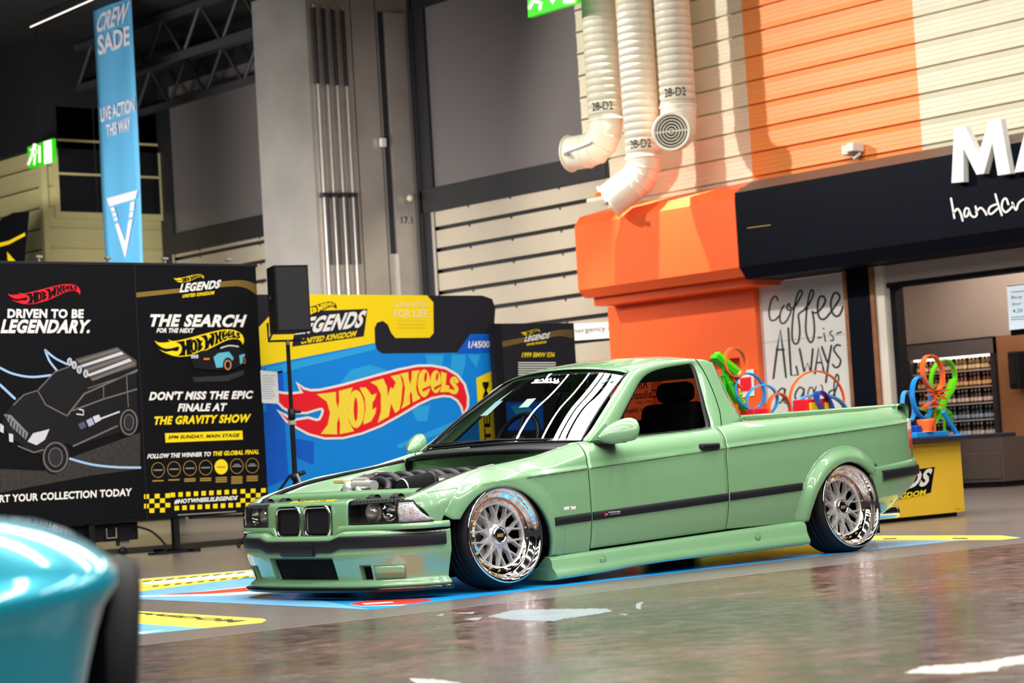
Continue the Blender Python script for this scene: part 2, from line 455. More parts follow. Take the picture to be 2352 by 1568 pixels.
def sweep(mb, tab, prof, m, n=40, keep=None):
    full, nn = both(tab, n)
    rows = [[(p[0]+q[0]*o, p[1]+q[1]*o, dip(p[1], z)) for o, z in prof] for p, q in zip(full, nn)]
    if keep: rows = [r for r, p in zip(rows, full) if keep(p)]
    mb.grid(rows, m); return rows
# bumper cover with its three openings
full, nn = both(BP, 70)
NPL = len(full)
def bpt(u, o, z):                                    # u: signed distance-like index along the plan (y for the middle), o offset outward
    k = u*(NPL-1); i = min(int(k), NPL-2); f = k-i
    p = [a+(b-a)*f for a, b in zip(full[i], full[i+1])]; q = [a+(b-a)*f for a, b in zip(nn[i], nn[i+1])]
    return (p[0]+q[0]*o, p[1]+q[1]*o, dip(p[1], z))
def u_of_y(y, near=True):
    best = min(range(NPL), key=lambda i: abs(full[i][1]-y)); return best/(NPL-1)
UY = [(full[i][1], i/(NPL-1)) for i in range(NPL)]
UY.sort()
uy = lambda y: interp(UY, y)
PROF = [(-.075, .358), (-.03, .354), (-.010, .348), (.0, .338), (.001, .326), (.0, .262), (.0, .236), (-.004, .2225), (-.012, .20), (-.019, .18), (-.029, .15), (-.036, .125), (-.042, .102), (-.028, .090), (-.014, .080), (-.010, .068), (-.03, .06)]
OPEN = [(-.285, .285, .102, .2225, .03), (-.535, -.462, .102, .18, .012), (.462, .535, .102, .18, .012)]
ub = sorted(set([i/90 for i in range(91)]))
def offs(z):
    t = sorted((b, a) for a, b in PROF[3:]); return interp(t, z)
rows_u = sorted(ub+[uy(v) for o in OPEN for v in o[:2]])
ru = [rows_u[0]]
for u in rows_u[1:]:
    if u-ru[-1] > 1e-4: ru.append(u)
exact = {round(uy(v), 4) for o in OPEN for v in o[:2]}
ru = [u for u in ru if round(u, 4) in exact or all(abs(u-e) > .004 for e in exact)]
bump = MB(); rows = [[bpt(u, o, z) for o, z in PROF] for u in ru]
vs = [p for r in rows for p in r]; fs = []; nc = len(PROF)
def is_open(um, zm):
    for y0, y1, z0, z1, sl in OPEN:
        if uy(y0) < um < uy(y1) and z0 < zm < z1: return True
    return False
for i in range(len(ru)-1):
    for j in range(nc-1):
        if is_open((ru[i]+ru[i+1])/2, (PROF[j][1]+PROF[j+1][1])/2) and j > 4: continue
        fs.append((i*nc+j, i*nc+j+1, (i+1)*nc+j+1, (i+1)*nc+j))
bump.add(vs, fs, GREEN, True)
for y0, y1, z0, z1, sl in OPEN:                       # side walls of each opening
    ua, ubb = uy(y0), uy(y1); us = [ua+(ubb-ua)*i/12 for i in range(13)]
    front = [bpt(u, offs(z1), z1) for u in us]+[bpt(u, offs(z0), z0) for u in reversed(us)]
    back = [bpt(u+(.0 if True else 0), offs(z1)-.04, z1-.012) for u in us]+[bpt(u, offs(z0)-.03, z0+.004) for u in reversed(us)]
    n = len(front); bump.add(front+back, [(i, (i+1) % n, n+(i+1) % n, n+i) for i in range(n)], GREEN)
front_bumper = obj('front_bumper', bump, truck)
for y0, y1, z0, z1, sl in OPEN:
    g = MB(); us = [uy(y0)+(uy(y1)-uy(y0))*i/12 for i in range(13)]
    g.grid([[bpt(u, offs(z1)-.034, z1), bpt(u, offs(z0)-.034, z0)] for u in us], DARK)
    if y1-y0 > .3:                                    # diamond mesh of the centre intake
        for k in range(-8, 46):
            for sg in (1, -1):
                L = []
                for t in range(8):
                    z = z0+(z1-z0)*t/7; y = y0+(k*.0155)+sg*(z-z0)*.9
                    if y0 < y < y1: L.append(bpt(uy(y), offs(z)-.030, z))
                if len(L) > 1: g.tube(L, .0011, BLKP, 4, caps=False)
    obj('intake_grille' if y1-y0 > .3 else 'brake_duct', g, front_bumper)
for sg in (-1, 1):                                    # painted fog lamp blanks
    g = MB(); ys = (.553, .70)
    us = [uy(sg*(ys[0]+(ys[1]-ys[0])*i/10)) for i in range(11)]
    A = [bpt(u, offs(.17)+.003, .172) for u in us]; B = [bpt(u, offs(.145)+.004, .145) for u in us]; C_ = [bpt(u, offs(.112)+.003, .110) for u in us]
    g.grid([A, B, C_], GREEN)
    o = obj('fog_lamp_cover', g, front_bumper, solid=.004)
    g = MB(); rim = A+[C_[-1]]+list(reversed(C_))+[A[0]]
    g.tube(rim, .0016, BLKP, 5, caps=False); obj('cover_seam', g, o)
g = MB(); sweep(g, BP, [(.002, .330), (.012, .327), (.015, .319), (.015, .276), (.012, .268), (.0, .265)], BLKP, 60, keep=lambda p: p[0] < -.385)
bs = obj('bumper_strip', g, front_bumper)
g = MB(); us = [uy(-.155+.29*i/10) for i in range(11)]
g.grid([[bpt(u, .016, .315), bpt(u, .022, .305), bpt(u, .020, .238), bpt(u, .004, .228)] for u in us], BLKP)
g.add([bpt(us[0], .016, .315), bpt(us[0], .022, .305), bpt(us[0], .020, .238), bpt(us[0], .004, .228)], [(0, 1, 2, 3)], BLKP)
g.add([bpt(us[-1], .016, .315), bpt(us[-1], .022, .305), bpt(us[-1], .020, .238), bpt(us[-1], .004, .228)], [(0, 1, 2, 3)], BLKP)
obj('plate_mount', g, front_bumper)
g = MB(); sweep(g, BP, [(-.14, .064), (-.004, .066), (.012, .060), (.012, .046), (-.004, .040), (-.14, .042)], BLKG, 60)
obj('splitter', g, truck)
# nose panel
NP = [(-.675, 0), (-.674, .14), (-.668, .27), (-.655, .38), (-.622, .56), (-.59, .67), (-.545, .755), (-.50, .79), (-.455, .808), (-.41, .818), (-.372, .823)]
nfull, nnn = both(NP, 60); NN = len(nfull)
NUY = sorted((nfull[i][1], i/(NN-1)) for i in range(NN)); nuy = lambda y: interp(NUY, y)
def npt(y, o, z):
    k = nuy(y)*(NN-1); i = min(int(k), NN-2); f = k-i
    p = [a+(b-a)*f for a, b in zip(nfull[i], nfull[i+1])]; q = [a+(b-a)*f for a, b in zip(nnn[i], nnn[i+1])]
    return (p[0]+q[0]*o, p[1]+q[1]*o, z)
g = MB()
ys = [-.362+.724*i/40 for i in range(41)]
NOSE_ROWS = ([[npt(y, -.05, .508), npt(y, -.018, .506), npt(y, -.004, .499), npt(y, .002, .485), npt(y, .006, .42), npt(y, .006, .334), npt(y, .0, .316)] for y in ys])
nv = len(NOSE_ROWS[0]); vs_ = [p for r in NOSE_ROWS for p in r]
g.add(vs_, [(i*nv+j, i*nv+j+1, (i+1)*nv+j+1, (i+1)*nv+j) for i in range(len(NOSE_ROWS)-1) for j in range(nv-1) if not (j in (3, 4) and .03 < abs((ys[i]+ys[i+1])/2) < .228)], GREEN, True)
nose = obj('nose_panel', g, truck, solid=.004)
g = MB()
zs = lambda y: .384-.055*(1-sstep((abs(y)-.245)/.05))
low = lambda y: .350-.034*(1-sstep((abs(y)-.22)/.12))
def nix(i, o, z): p, q = nfull[i], nnn[i]; return (p[0]+q[0]*o, p[1]+q[1]*o, z)
g.grid([[nix(i, -.03, zs(p[1])), nix(i, .0, zs(p[1])), nix(i, .014*e, zs(p[1])-.006), nix(i, .020*e, min(low(p[1])+.012, zs(p[1])-.007)), nix(i, .014*e, low(p[1])+.002), nix(i, -.02, low(p[1]))] for i, p in enumerate(nfull) for e in [.35+.65*sstep((.835-abs(p[1]))/.05)]], GREEN)
obj('lamp_sill', g, truck)
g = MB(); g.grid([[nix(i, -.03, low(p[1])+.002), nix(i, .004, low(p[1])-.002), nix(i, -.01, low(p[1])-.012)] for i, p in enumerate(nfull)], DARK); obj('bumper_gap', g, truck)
# kidney grilles
def rrect(y0, y1, z0, z1, r, n=6, slant=0):
    out = []
    for cy, cz, a0 in ((y1-r, z1-r, 0), (y0+r, z1-r, PI/2), (y0+r, z0+r, PI), (y1-r, z0+r, 3*PI/2)):
        for i in range(n+1):
            a = a0+PI/2*i/n; out.append((cy+r*math.cos(a), cz+r*math.sin(a)))
    return out
for sg in (-1, 1):
    a, b = sorted((sg*.020, sg*.236))
    outl = rrect(a, b, .330, .482, .036)
    k = MB(); k.tube([npt(y, .020, z) for y, z in outl], .0085, CHRM, 8, closed=True)
    inner = rrect(a+.006, b-.006, .336, .476, .032)
    rim = [npt(y, .02, z) for y, z in inner]; rimb = [npt(y, -.008, z) for y, z in inner]
    n = len(rim); k.add(rim+rimb, [(i, (i+1) % n, n+(i+1) % n, n+i) for i in range(n)], BLKP)
    kid = obj('kidney_grille', k, truck)
    f = MB(); f.add([npt(y, -.006, z) for y, z in inner], [tuple(range(n))], DARK)
    for i in range(13):
        y = a+.018+(b-a-.036)*i/12
        f.box(0, 0, 0, 0, 0, 0, BLKP) if False else f.grid([[npt(y-.0022, -.006, z) for z in (.345, .42, .470)], [npt(y, .012, z) for z in (.345, .42, .470)], [npt(y+.0022, -.006, z) for z in (.345, .42, .470)]], BLKP)
    obj('grille_slats', f, kid)
# headlamps and corner lamps
for sg in (-1, 1):
    zt2 = lambda y: .488+.008*(abs(y)-.36)/.3
    hy = [sg*(.368+(.672-.368)*i/12) for i in range(13)]
    h = MB(); h.grid([[npt(y, -.10, zt2(y)-.01), npt(y, -.01, zt2(y)), ] for y in hy], GREYL)   # grey top trim
    LIN = mat('lamp_inner', (.10, .085, .072), .22, .5); h.grid([[npt(y, -.075, .39), npt(y, -.085, .44), npt(y, -.075, zt2(y))] for y in hy], LIN)
    h.grid([[npt(y, -.09, .389), npt(y, 0, .389)] for y in hy], BLKP)
    for yy in (hy[0], hy[-1]): h.quad(npt(yy, -.09, .389), npt(yy, .002, .389), npt(yy, .002, zt2(yy)), npt(yy, -.09, zt2(yy)), BLKP)
    lamp = obj('headlamp', h, truck)
    p = MB(); c = npt(sg*.490, -.045, .438)
    ang = math.atan2(npt(sg*.490, .1, 0)[1]-c[1], npt(sg*.490, .1, 0)[0]-c[0])
    mt = Matrix.Translation(c) @ Matrix.Rotation(ang, 4, 'Z') @ Matrix.Rotation(PI/2, 4, 'Y')
    p.lathe([(.0, .036), (.02, .033), (.036, .022), (.044, .004), (.047, -.01)], mat('projector_lens', (.55, .55, .52), .06, .55, coat=1), 32, mt)
    p.lathe([(.046, -.008), (.05, .004), (.053, -.01), (.05, -.04)], SILV, 32, mt)
    obj('projector', p, lamp)
    p = MB(); c = npt(sg*.615, -.05, .442); mt = Matrix.Translation(c) @ Matrix.Rotation(ang, 4, 'Z') @ Matrix.Rotation(PI/2, 4, 'Y')
    p.lathe([(.0, -.02), (.02, -.018), (.04, .0), (.048, .02)], CHR, 32, mt); obj('reflector', p, lamp)
    p = MB(); p.grid([[npt(y, -.004, zt2(y)), npt(y, .003, .47), npt(y, .006, .43), npt(y, .003, .389)] for y in hy], LENS)
    obj('lamp_glass', p, lamp)
    rim = [npt(y, .004, .390) for y in hy]+[npt(y, .0, zt2(y)-.003) for y in reversed(hy)]
    p = MB(); p.tube(rim, .004, BLKP, 6, closed=True); obj('lamp_seal', p, lamp)
    cy = [sg*(.683+(.806-.683)*i/10) for i in range(11)]
    def ctop(y):
        t = (abs(y)-.683)/.123; return .494-(.0 if t < .60 else .108*((t-.60)/.40))
    p = MB(); CRY = mat('corner_lens', (.62, .62, .64), .12, .35, coat=1, bump=(90, .9), noise=(40, .3))
    p.grid([[npt(y, -.002, ctop(y)), npt(y, .004, (ctop(y)+.388)/2+.01), npt(y, .003, .386)] for y in cy], CRY)
    cl = obj('corner_lamp', p, truck, solid=.003)
    p = MB(); rim = [npt(y, .003, .386) for y in cy]+[npt(y, .0, ctop(y)) for y in reversed(cy)]
    p.tube(rim, .0042, BLKP, 6, closed=True); obj('lamp_seal', p, cl)
    p = MB(); p.ball(npt(sg*.742, .001, .437), (.006, .012, .011), mat('amber_bulb', (.75, .25, .12), .2), 8); obj('amber_bulb', p, cl)
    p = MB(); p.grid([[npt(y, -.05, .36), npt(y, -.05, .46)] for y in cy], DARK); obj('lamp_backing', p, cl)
# ---- cabin
def rail(x): return interp([(1.18, 1.115), (1.25, 1.132), (1.35, 1.15), (1.5, 1.168), (1.7, 1.178), (1.84, 1.172), (1.92, 1.15)], x)
def yg(z): return .728-.175*max(0, (z-.75))/.40                          # tumblehome of the glasshouse
for s in (-1, 1):
    P3 = lambda x, z, o=0: (x, s*(yg(z)-o), z)
    # outline of the cab side and of the window in it, matched point for point
    outer = [(.665, .735), (.76, .805), (.90, .908), (1.05, 1.015), (1.19, 1.112), (1.32, 1.148), (1.5, 1.170), (1.7, 1.180), (1.85, 1.174), (1.895, 1.13), (1.895, 1.03), (1.91, .92), (1.945, .805), (1.75, .785), (1.5, .768), (1.2, .757), (.95, .747), (.80, .74)]
    inner = [(.865, .752), (.94, .812), (1.04, .895), (1.15, .985), (1.255, 1.068), (1.36, 1.115), (1.50, 1.140), (1.62, 1.152), (1.700, 1.155), (1.722, 1.115), (1.712, 1.03), (1.690, .90), (1.665, .783), (1.58, .778), (1.42, .771), (1.2, .763), (1.02, .757), (.94, .754)]
    n = len(outer)
    def ringof(t): return [(a+(c-a)*t, b+(d-b)*t) for (a, b), (c, d) in zip(outer, inner)]
    mb = MB(); rows = []
    for t, o in ((0, .012), (.12, .0), (.5, -.004), (.93, -.001), (1, .006)): rows.append([P3(x, z, o) for x, z in ringof(t)])
    rows = [smooth_line(r, n*3, closed=True) for r in rows]
    mb.grid(rows, GREEN, True, False, True)
    obj('cab_side', mb, truck, solid=.006)
    # black window seal and bright sill moulding
    mb = MB(); A = smooth_line([P3(x, z, .004) for x, z in ringof(.985)], n*3, closed=True); B = smooth_line([P3(x, z, .012) for x, z in ringof(1.13)], n*3, closed=True)
    mb.grid([A, B], BLKP, True, False, True); obj('window_seal', mb, truck, solid=.004)
    mb = MB(); pts = [(.84, .751), (1.0, .756), (1.2, .763), (1.42, .771), (1.66, .783)]
    mb.tube([P3(x, z-.003, -.006) for x, z in smooth_line([(a, b, 0) for a, b in pts], 12) for x, z in [(x, z)]] if False else [P3(q[0], q[1]-.003, -.006) for q in smooth_line([(a, b, 0) for a, b in pts], 12)], .0055, CHRM, 8)
    obj('sill_moulding', mb, truck)
    mb = MB(); ii = ringof(1.04)
    mb.add([P3(x, z, .010) for x, z in ii], [tuple(range(n))], TINT)
    win = obj('side_window', mb, truck)
    # shut line across the cab pillar
    mb = MB(); mb.tube([P3(q[0], q[1], -.0075) for q in smooth_line([(1.745, 1.182, 0), (1.775, 1.10, 0), (1.785, .98, 0), (1.775, .87, 0), (1.745, .79, 0)], 20)], .0026, DARK, 6); obj('pillar_seam', mb, truck)
    # door mirror
    mb = MB(); rows = []
    for i in range(15):
        t = i/14; x = .675+.165*t; rr = [(.0, .004), (.1, .024), (.3, .053), (.6, .074), (.82, .080), (.94, .077), (1, .069)]
        r = interp(rr, t); cz = .757+.030*t
        rows.append([(x+.01*math.sin(a)*t, s*(.835+.085*t+1.0*r*math.cos(a)*.95), max(cz-.052*min(1, t*2+.2), cz+r*.92*math.sin(a))) for a in [2*PI*j/24 for j in range(24)]])
    mb.grid(rows, GREEN, True, False, True); mb.add(rows[-1], [tuple(range(24))], mat('mirror_face', (.7, .7, .72), .03, 1))
    mir = obj('door_mirror', mb, truck)
    mb = MB(); mb.prism([(.70, s*.72, .742), (.87, s*.72, .75), (.87, s*.71, .80), (.83, s*.71, .835)], (0, s*.02, 0), GREEN)
    mb.box(.72, .86, s*.74, s*.86, .722, .737, BLKP, .004)
    obj('mirror_base', mb, mir)
    # door handle in its recess
    mb = MB(); y = side_y(1.53, .675)
    mb.box(1.455, 1.605, s*(y-.012), s*(y+.030), .654, .694, BLKP, .014)
    mb.box(1.470, 1.585, s*(y+.020), s*(y+.040), .672, .690, BLKP, .008)
    hd = obj('door_handle', mb, truck)
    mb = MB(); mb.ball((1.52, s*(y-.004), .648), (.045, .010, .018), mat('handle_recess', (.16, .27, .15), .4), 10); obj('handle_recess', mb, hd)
# raised dark tube along doors and flanks, painting the shade of the crease
    for nm, a, b in (('crease_line', .16, .594), ('crease_line', .606, 1.655), ('crease_line', 1.68, 3.40)):
        mb = MB(); k = 26; pts = []
        for i in range(k+1):
            x = a+(b-a)*i/k; z = zcrease(x)+.004; pts.append((x, s*(side_y(x, z)+.0042), z))
        mb.tube(pts, .0019, mat('crease_shade_paint', (.03, .055, .03), .6), 5); obj(nm, mb, truck)
# roof
rows = []
for i in range(25):
    x = 1.19+(1.90-1.19)*i/24; r = rail(x); hw = .555-.01
    row = []
    for j in range(25):
        v = -1+2*j/24; xx = x-(.07*(1-v*v) if True else 0)*(1-i/24)
        row.append((xx, v*hw, r+.048*(1-abs(v)**2.3)-.012*max(0, abs(v)-.9)*3-(.03*sstep((x-1.83)/.08))))
    rows.append(row)
mb = MB(); mb.grid(rows, GREEN); obj('roof', mb, truck, solid=.006)
# rear wall of the cab and its window
mb = MB(); bk = [(-.50, 1.12), (.50, 1.12), (.66, .80), (-.66, .80)]
cabx = lambda z: 1.90+.03*max(0, (.95-z)/.15)
hole = [(-.43, 1.08), (.43, 1.08), (.55, .86), (-.55, .86)]
o_ = [(cabx(z)-.005, y, z) for y, z in ((-.53, 1.165), (.53, 1.165), (.70, .80), (-.70, .80))]; h_ = [(cabx(z)-.005, y, z) for y, z in hole]
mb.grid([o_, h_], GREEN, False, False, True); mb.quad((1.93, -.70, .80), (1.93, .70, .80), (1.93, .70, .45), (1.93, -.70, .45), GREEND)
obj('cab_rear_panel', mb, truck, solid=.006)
mb = MB(); mb.add([(cabx(z)-.01, y, z) for y, z in hole], [(0, 1, 2, 3)], TINT); rw = obj('rear_window', mb, truck)
for body, y0, y1, za, zb_ in (('RIP', .02, .12, 1.045, 1.095), ('Callsean', -.06, .16, .985, 1.035), ('1977 - 2021', -.01, .13, .955, .972), ('Always In Our Hearts', -.22, .27, .895, .935)):
    mb = MB(); mb.text(body, BLKM, ((y0, za), (y1, za), (y1, zb_), (y0, zb_)), lambda y, z: (cabx(z)-.006, y, z), .006, .2); obj('window_lettering', mb, rw)   # memorial lettering, read from behind
# windscreen
WB = [(.685, -.69, .742), (.615, -.45, .752), (.585, 0, .757), (.615, .45, .752), (.685, .69, .742)]
WT = [(1.215, -.535, 1.120), (1.165, -.33, 1.150), (1.145, 0, 1.163), (1.165, .33, 1.150), (1.215, .535, 1.120)]
mid = [tuple((a+b)/2+c for a, b, c in zip(p, q, (-.012, 0, .012))) for p, q in zip(WB, WT)]
mb = MB(); mb.patch([WB, mid, WT], GLS, 24, 16); ws = obj('windscreen', mb, truck)
def wsp(u, v, o=0):                                  # u across (-1 far..1 near), v up
    a = smooth_line(WB, 40); b = smooth_line(WT, 40); k = int(round((1-u)/2*40)); p = Vector(a[k]).lerp(Vector(b[k]), v)
    p += Vector((-.012, 0, .012))*(1-(2*v-1)**2); return p+Vector((-.66, 0, .75))*o
mb = MB()
A = smooth_line(WB, 24); B = smooth_line(WT, 24)
mb.grid([[wsp(1-2*i/40, .93, -.004) for i in range(41)], [wsp(1-2*i/40, 1.0, -.004) for i in range(41)]], BLKG)
for e in (0, 40): mb.grid([[wsp(1-2*e/40, v/10, -.003) for v in range(11)], [wsp(1-2*(e+(2 if e == 0 else -2))/40, v/10, -.003) for v in range(11)]], BLKG)
mb.grid([[wsp(1-2*i/40, 0, -.003) for i in range(41)], [wsp(1-2*i/40, .05, -.003) for i in range(41)]], BLKG)
obj('screen_surround', mb, ws)
mb = MB(); rim = [wsp(1-2*i/40, 0, .004) for i in range(41)]+[wsp(-1, v/10, .004) for v in range(1, 11)]+[wsp(-1+2*i/40, 1, .004) for i in range(1, 41)]+[wsp(1, 1-v/10, .004) for v in range(1, 10)]
mb.tube(rim, .006, BLKP, 6, closed=True); obj('screen_seal', mb, ws)
mb = MB(); q = lambda x, y: wsp(x, y, .002)
SCR = [[(.02, .80), (.06, .86), (.07, .82), (.10, .87), (.12, .82), (.15, .88), (.17, .83)], [(.18, .83), (.21, .90), (.22, .96), (.20, .84), (.26, .88), (.28, .84), (.33, .88)], [(.0, .81), (.36, .84)]]
for st in SCR: mb.stroke(st, .022, WHITE, lambda x, y: wsp(-(x-.2)*1.0, y, .002))
CY = mat('cyan_print', '#2bb6d8', .5)
mb.text('Curlz', CY, ((.70, .80), (.86, .82), (.87, .90), (.71, .89)), lambda x, y: wsp(x, y, .002), .01, .3)
obj('banner_lettering', mb, ws)
mb = MB(); mb.tube([wsp(.55, .01, .012), wsp(.1, .03, .014), wsp(-.35, .015, .014), wsp(-.8, .035, .014)], .007, BLKP, 6); mb.tube([wsp(.0, .02, .016), wsp(-.45, .045, .016), wsp(-.9, .05, .014)], .006, BLKP, 6); obj('wiper', mb, truck)
# cowl
mb = MB()
mb.patch([[(.66, -.68, .735), (.59, -.44, .742), (.56, 0, .746), (.59, .44, .742), (.66, .68, .735)], [(.56, -.68, .715), (.47, -.44, .722), (.44, 0, .726), (.47, .44, .722), (.56, .68, .715)], [(.54, -.68, .69), (.455, -.44, .70), (.425, 0, .70), (.455, .44, .70), (.54, .68, .69)]], BLKP, 24, 8)
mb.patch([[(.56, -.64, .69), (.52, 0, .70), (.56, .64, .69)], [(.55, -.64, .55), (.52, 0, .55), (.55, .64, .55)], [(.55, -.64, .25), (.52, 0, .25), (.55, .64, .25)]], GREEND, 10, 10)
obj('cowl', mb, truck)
mb = MB(); mb.tube([(.535, -.66, .70), (.45, -.42, .715), (.42, 0, .72), (.45, .42, .715), (.535, .66, .70)], .012, BLKM, 8); obj('cowl_seal', mb, truck)
# ---- cabin interior
mb = MB(); mb.patch([[(.66, -.62, .70), (.62, 0, .715), (.66, .62, .70)], [(.85, -.62, .735), (.82, 0, .75), (.85, .62, .735)], [(1.0, -.6, .72), (.98, 0, .735), (1.0, .6, .72)], [(1.02, -.6, .5), (1.0, 0, .5), (1.02, .6, .5)]], BLKM, 16, 16)
mb.box(.92, 1.06, .18, .56, .70, .775, BLKM, .02)
obj('dashboard', mb, truck)
mb = MB(); mt = Matrix.Translation((1.12, .36, .76)) @ Matrix.Rotation(math.radians(-65), 4, 'Y')
mb.tube([mt @ Vector((.185*math.cos(a*PI/16), .185*math.sin(a*PI/16), 0)) for a in range(32)], .015, BLKP, 8, closed=True)
mb.lathe([(0, .02), (.05, .015), (.055, -.03)], BLKP, 20, mt)
for a in (0, PI, -PI/2): mb.tube([mt @ Vector((.04*math.cos(a), .04*math.sin(a), 0)), mt @ Vector((.18*math.cos(a), .18*math.sin(a), 0))], .012, BLKP, 6)
obj('steering_wheel', mb, truck)
for sy in (-.36, .36):
    mb = MB()
    mb.box(1.15, 1.62, sy-.24, sy+.24, .36, .48, BLKM, .05)
    mb.box(-.07, .07, -.24, .24, 0, .50, BLKM, .05, Matrix.Translation((1.63, sy, .45)) @ Matrix.Rotation(math.radians(14), 4, 'Y'))
    mb.box(1.70, 1.80, sy-.13, sy+.13, .94, 1.06, BLKM, .04)
    obj('seat', mb, truck)
mb = MB(); mb.tube([wsp(-.02, .93, -.02), wsp(-.02, .86, -.06)], .008, BLKP, 6); mb.box(1.13, 1.16, -.11, .11, 1.035, 1.09, BLKG, .01); obj('interior_mirror', mb, truck)
mb = MB(); tagq = [wsp(-.28, .62, -.006), wsp(-.38, .62, -.006), wsp(-.38, .42, -.006), wsp(-.28, .42, -.006)]
mb.quad(*tagq, mat('pass_card', '#a9cdd6', .5)); mb.quad(*[wsp(a, b, -.007) for a, b in ((-.34, .80), (-.37, .80), (-.38, .62), (-.35, .62))], mat('pass_card', '#a9cdd6', .5))
mb.quad(*[wsp(a, b, -.006) for a, b in ((.12, .60), (.02, .60), (.02, .48), (.12, .48))], mat('pass_card2', '#bcd0c8', .5))
obj('window_pass', mb, ws)
# floor pan, closing the body from below
mb = MB(); mb.box(-.35, 3.30, -.52, .52, .075, .20, BLKM); mb.box(.42, 2.28, -.77, .77, .08, .21, BLKM)
mb.box(.62, 1.86, -.70, .70, .21, .34, BLKM)
obj('floor_pan', mb, truck)
# ---- pickup bed and tail
mb = MB(); 
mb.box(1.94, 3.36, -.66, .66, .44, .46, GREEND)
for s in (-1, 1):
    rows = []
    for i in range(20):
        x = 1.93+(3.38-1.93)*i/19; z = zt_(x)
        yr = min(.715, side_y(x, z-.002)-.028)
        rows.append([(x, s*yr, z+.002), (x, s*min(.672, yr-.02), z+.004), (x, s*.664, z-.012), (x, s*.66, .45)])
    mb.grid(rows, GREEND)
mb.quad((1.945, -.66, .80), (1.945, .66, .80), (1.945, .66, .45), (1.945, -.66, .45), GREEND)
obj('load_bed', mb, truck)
TP = [(3.335, .858), (3.37, .868), (3.405, .866), (3.430, .852), (3.436, .825), (3.430, .77), (3.44, .62), (3.45, .53)]
mb = MB(); rows = []
for i in range(33):
    y = -.70+1.40*i/32; bow = .02*(1-(y/.70)**2)
    sag = 0
    rows.append([(3.345, y*.985, .48), (3.343, y*.985, .84)]+[(x+(bow if k > 1 else 0), y, z) for k, (x, z) in enumerate(TP)])
mb.grid(rows, GREEN); obj('tailgate', mb, truck)
for s in (-1, 1):                                     # rear corners and lamps
    mb = MB(); rows = []
    for i in range(9):
        t = i/8; a = t*PI/2; x = 3.42+.045*math.sin(a); y = .70-.0+.002
        rows.append([(3.43+.035*math.sin(a), s*(smw(WID, 3.43)-.075*(1-math.cos(a))*1.0-.0-p), z) for z, p in ((.852, .075), (.835, .03), (.80, .012), (.775, .008), (.76, .007))])
    mb.grid(rows, GREEN); mb.grid([[(x, s*(side_y(x, zt_(x)-.0005)+.002), zt_(x)+.001), (x, s*.69, zt_(x)+.010), (x, s*.665, .868)] for x in (3.335, 3.36, 3.38, 3.40, 3.425)], GREEN); mb.grid([[(3.428, s*side_y(3.428, z), z), (3.445, s*(side_y(3.428, z)-.03), z), (3.436, s*.64, z)] for z in (.852, .82, .775)], GREEN); mb.grid([[(3.43+.05*i/6, s*(smw(WID, 3.43)-.012-.05*(i/6)**2), z) for z in (.595, .56, .52)] for i in range(7)], GREEN)
    obj('rear_corner', mb, truck)
    for z0, z1, m_ in ((.702, .772, mat('clear_lamp_lens', (.72, .68, .66), .15, coat=1)), (.650, .699, mat('red_lamp_lens', (.75, .16, .14), .15, coat=1)), (.592, .647, mat('deep_red_lamp_lens', (.55, .03, .03), .12, coat=1))):
        mb = MB(); rows = []
        for i in range(11):
            t = i/10; a = t*PI/2
            rows.append([(3.382+.102*math.sin(a), s*(smw(WID, 3.39)+.002-.10*(1-math.cos(a))), z) for z in (z0, z0+.006, (z0+z1)/2, z1-.006, z1)])
        mb.grid(rows, m_); obj('tail_lamp', mb, truck, solid=.004)
RB = [(3.61, 0), (3.605, .25), (3.588, .46), (3.552, .60), (3.49, .685), (3.38, .745), (3.2, .785), (3.0, .803), (2.93, .806), (2.88, .806)]
def rsweep(mb, prof, m, keep=None, n=40):
    h = plan(RB, n); fl = [(x, -y, 0) for x, y, z in reversed(h[1:])]+h; nr = normals(fl)
    nr = [(a, b) if a*(p[0]-2.2)+b*p[1] > 0 else (-a, -b) for (a, b), p in zip(nr, fl)]
    rows = []
    for p, q in zip(fl, nr):
        if keep and not keep(p): continue
        r = []
        for o, z in prof:
            zz = z+.010+.05*(p[0]-3.2)*.9
            up = sstep((p[0]-3.02)/.5)*.115*max(0, (.40-z)/.24)
            zz += up; oo = o-.25*up; x, y = p[0]+q[0]*oo, p[1]+q[1]*oo
            if abs(y) > .45 and x < 2.99:
                xa = ARCH[1][0]+math.sqrt(max(0, ARCH[1][2]**2-(zz-ARCH[1][1])**2)); x = max(x, xa)
            r.append((x, y, zz))
        rows.append(r)
    mb.grid(rows, m)
mb = MB(); rsweep(mb, [(-.09, .506), (-.01, .503), (.004, .492), (.006, .475), (.004, .40), (.0, .37), (-.01, .31), (-.03, .255), (-.06, .205), (-.10, .175), (-.25, .165)], GREEN); rb = obj('rear_bumper', mb, truck)
mb = MB(); rsweep(mb, [(.004, .465), (.016, .461), (.019, .452), (.019, .412), (.015, .404), (.002, .401)], BLKP, keep=lambda p: p[0] > 2.99); obj('bumper_strip', mb, rb)
for yy in (-.52, -.43):
    mb = MB(); mt = Matrix.Translation((3.46, yy, .195)) @ Matrix.Rotation(PI/2, 4, 'Y')
    mb.lathe([(.034, -.25), (.036, -.02), (.038, 0), (.034, .002), (.032, -.01), (.030, -.2)], CHRM, 28, mt); mb.lathe([(0, -.12), (.031, -.12)], DARK, 20, mt); obj('exhaust_tip', mb, truck)
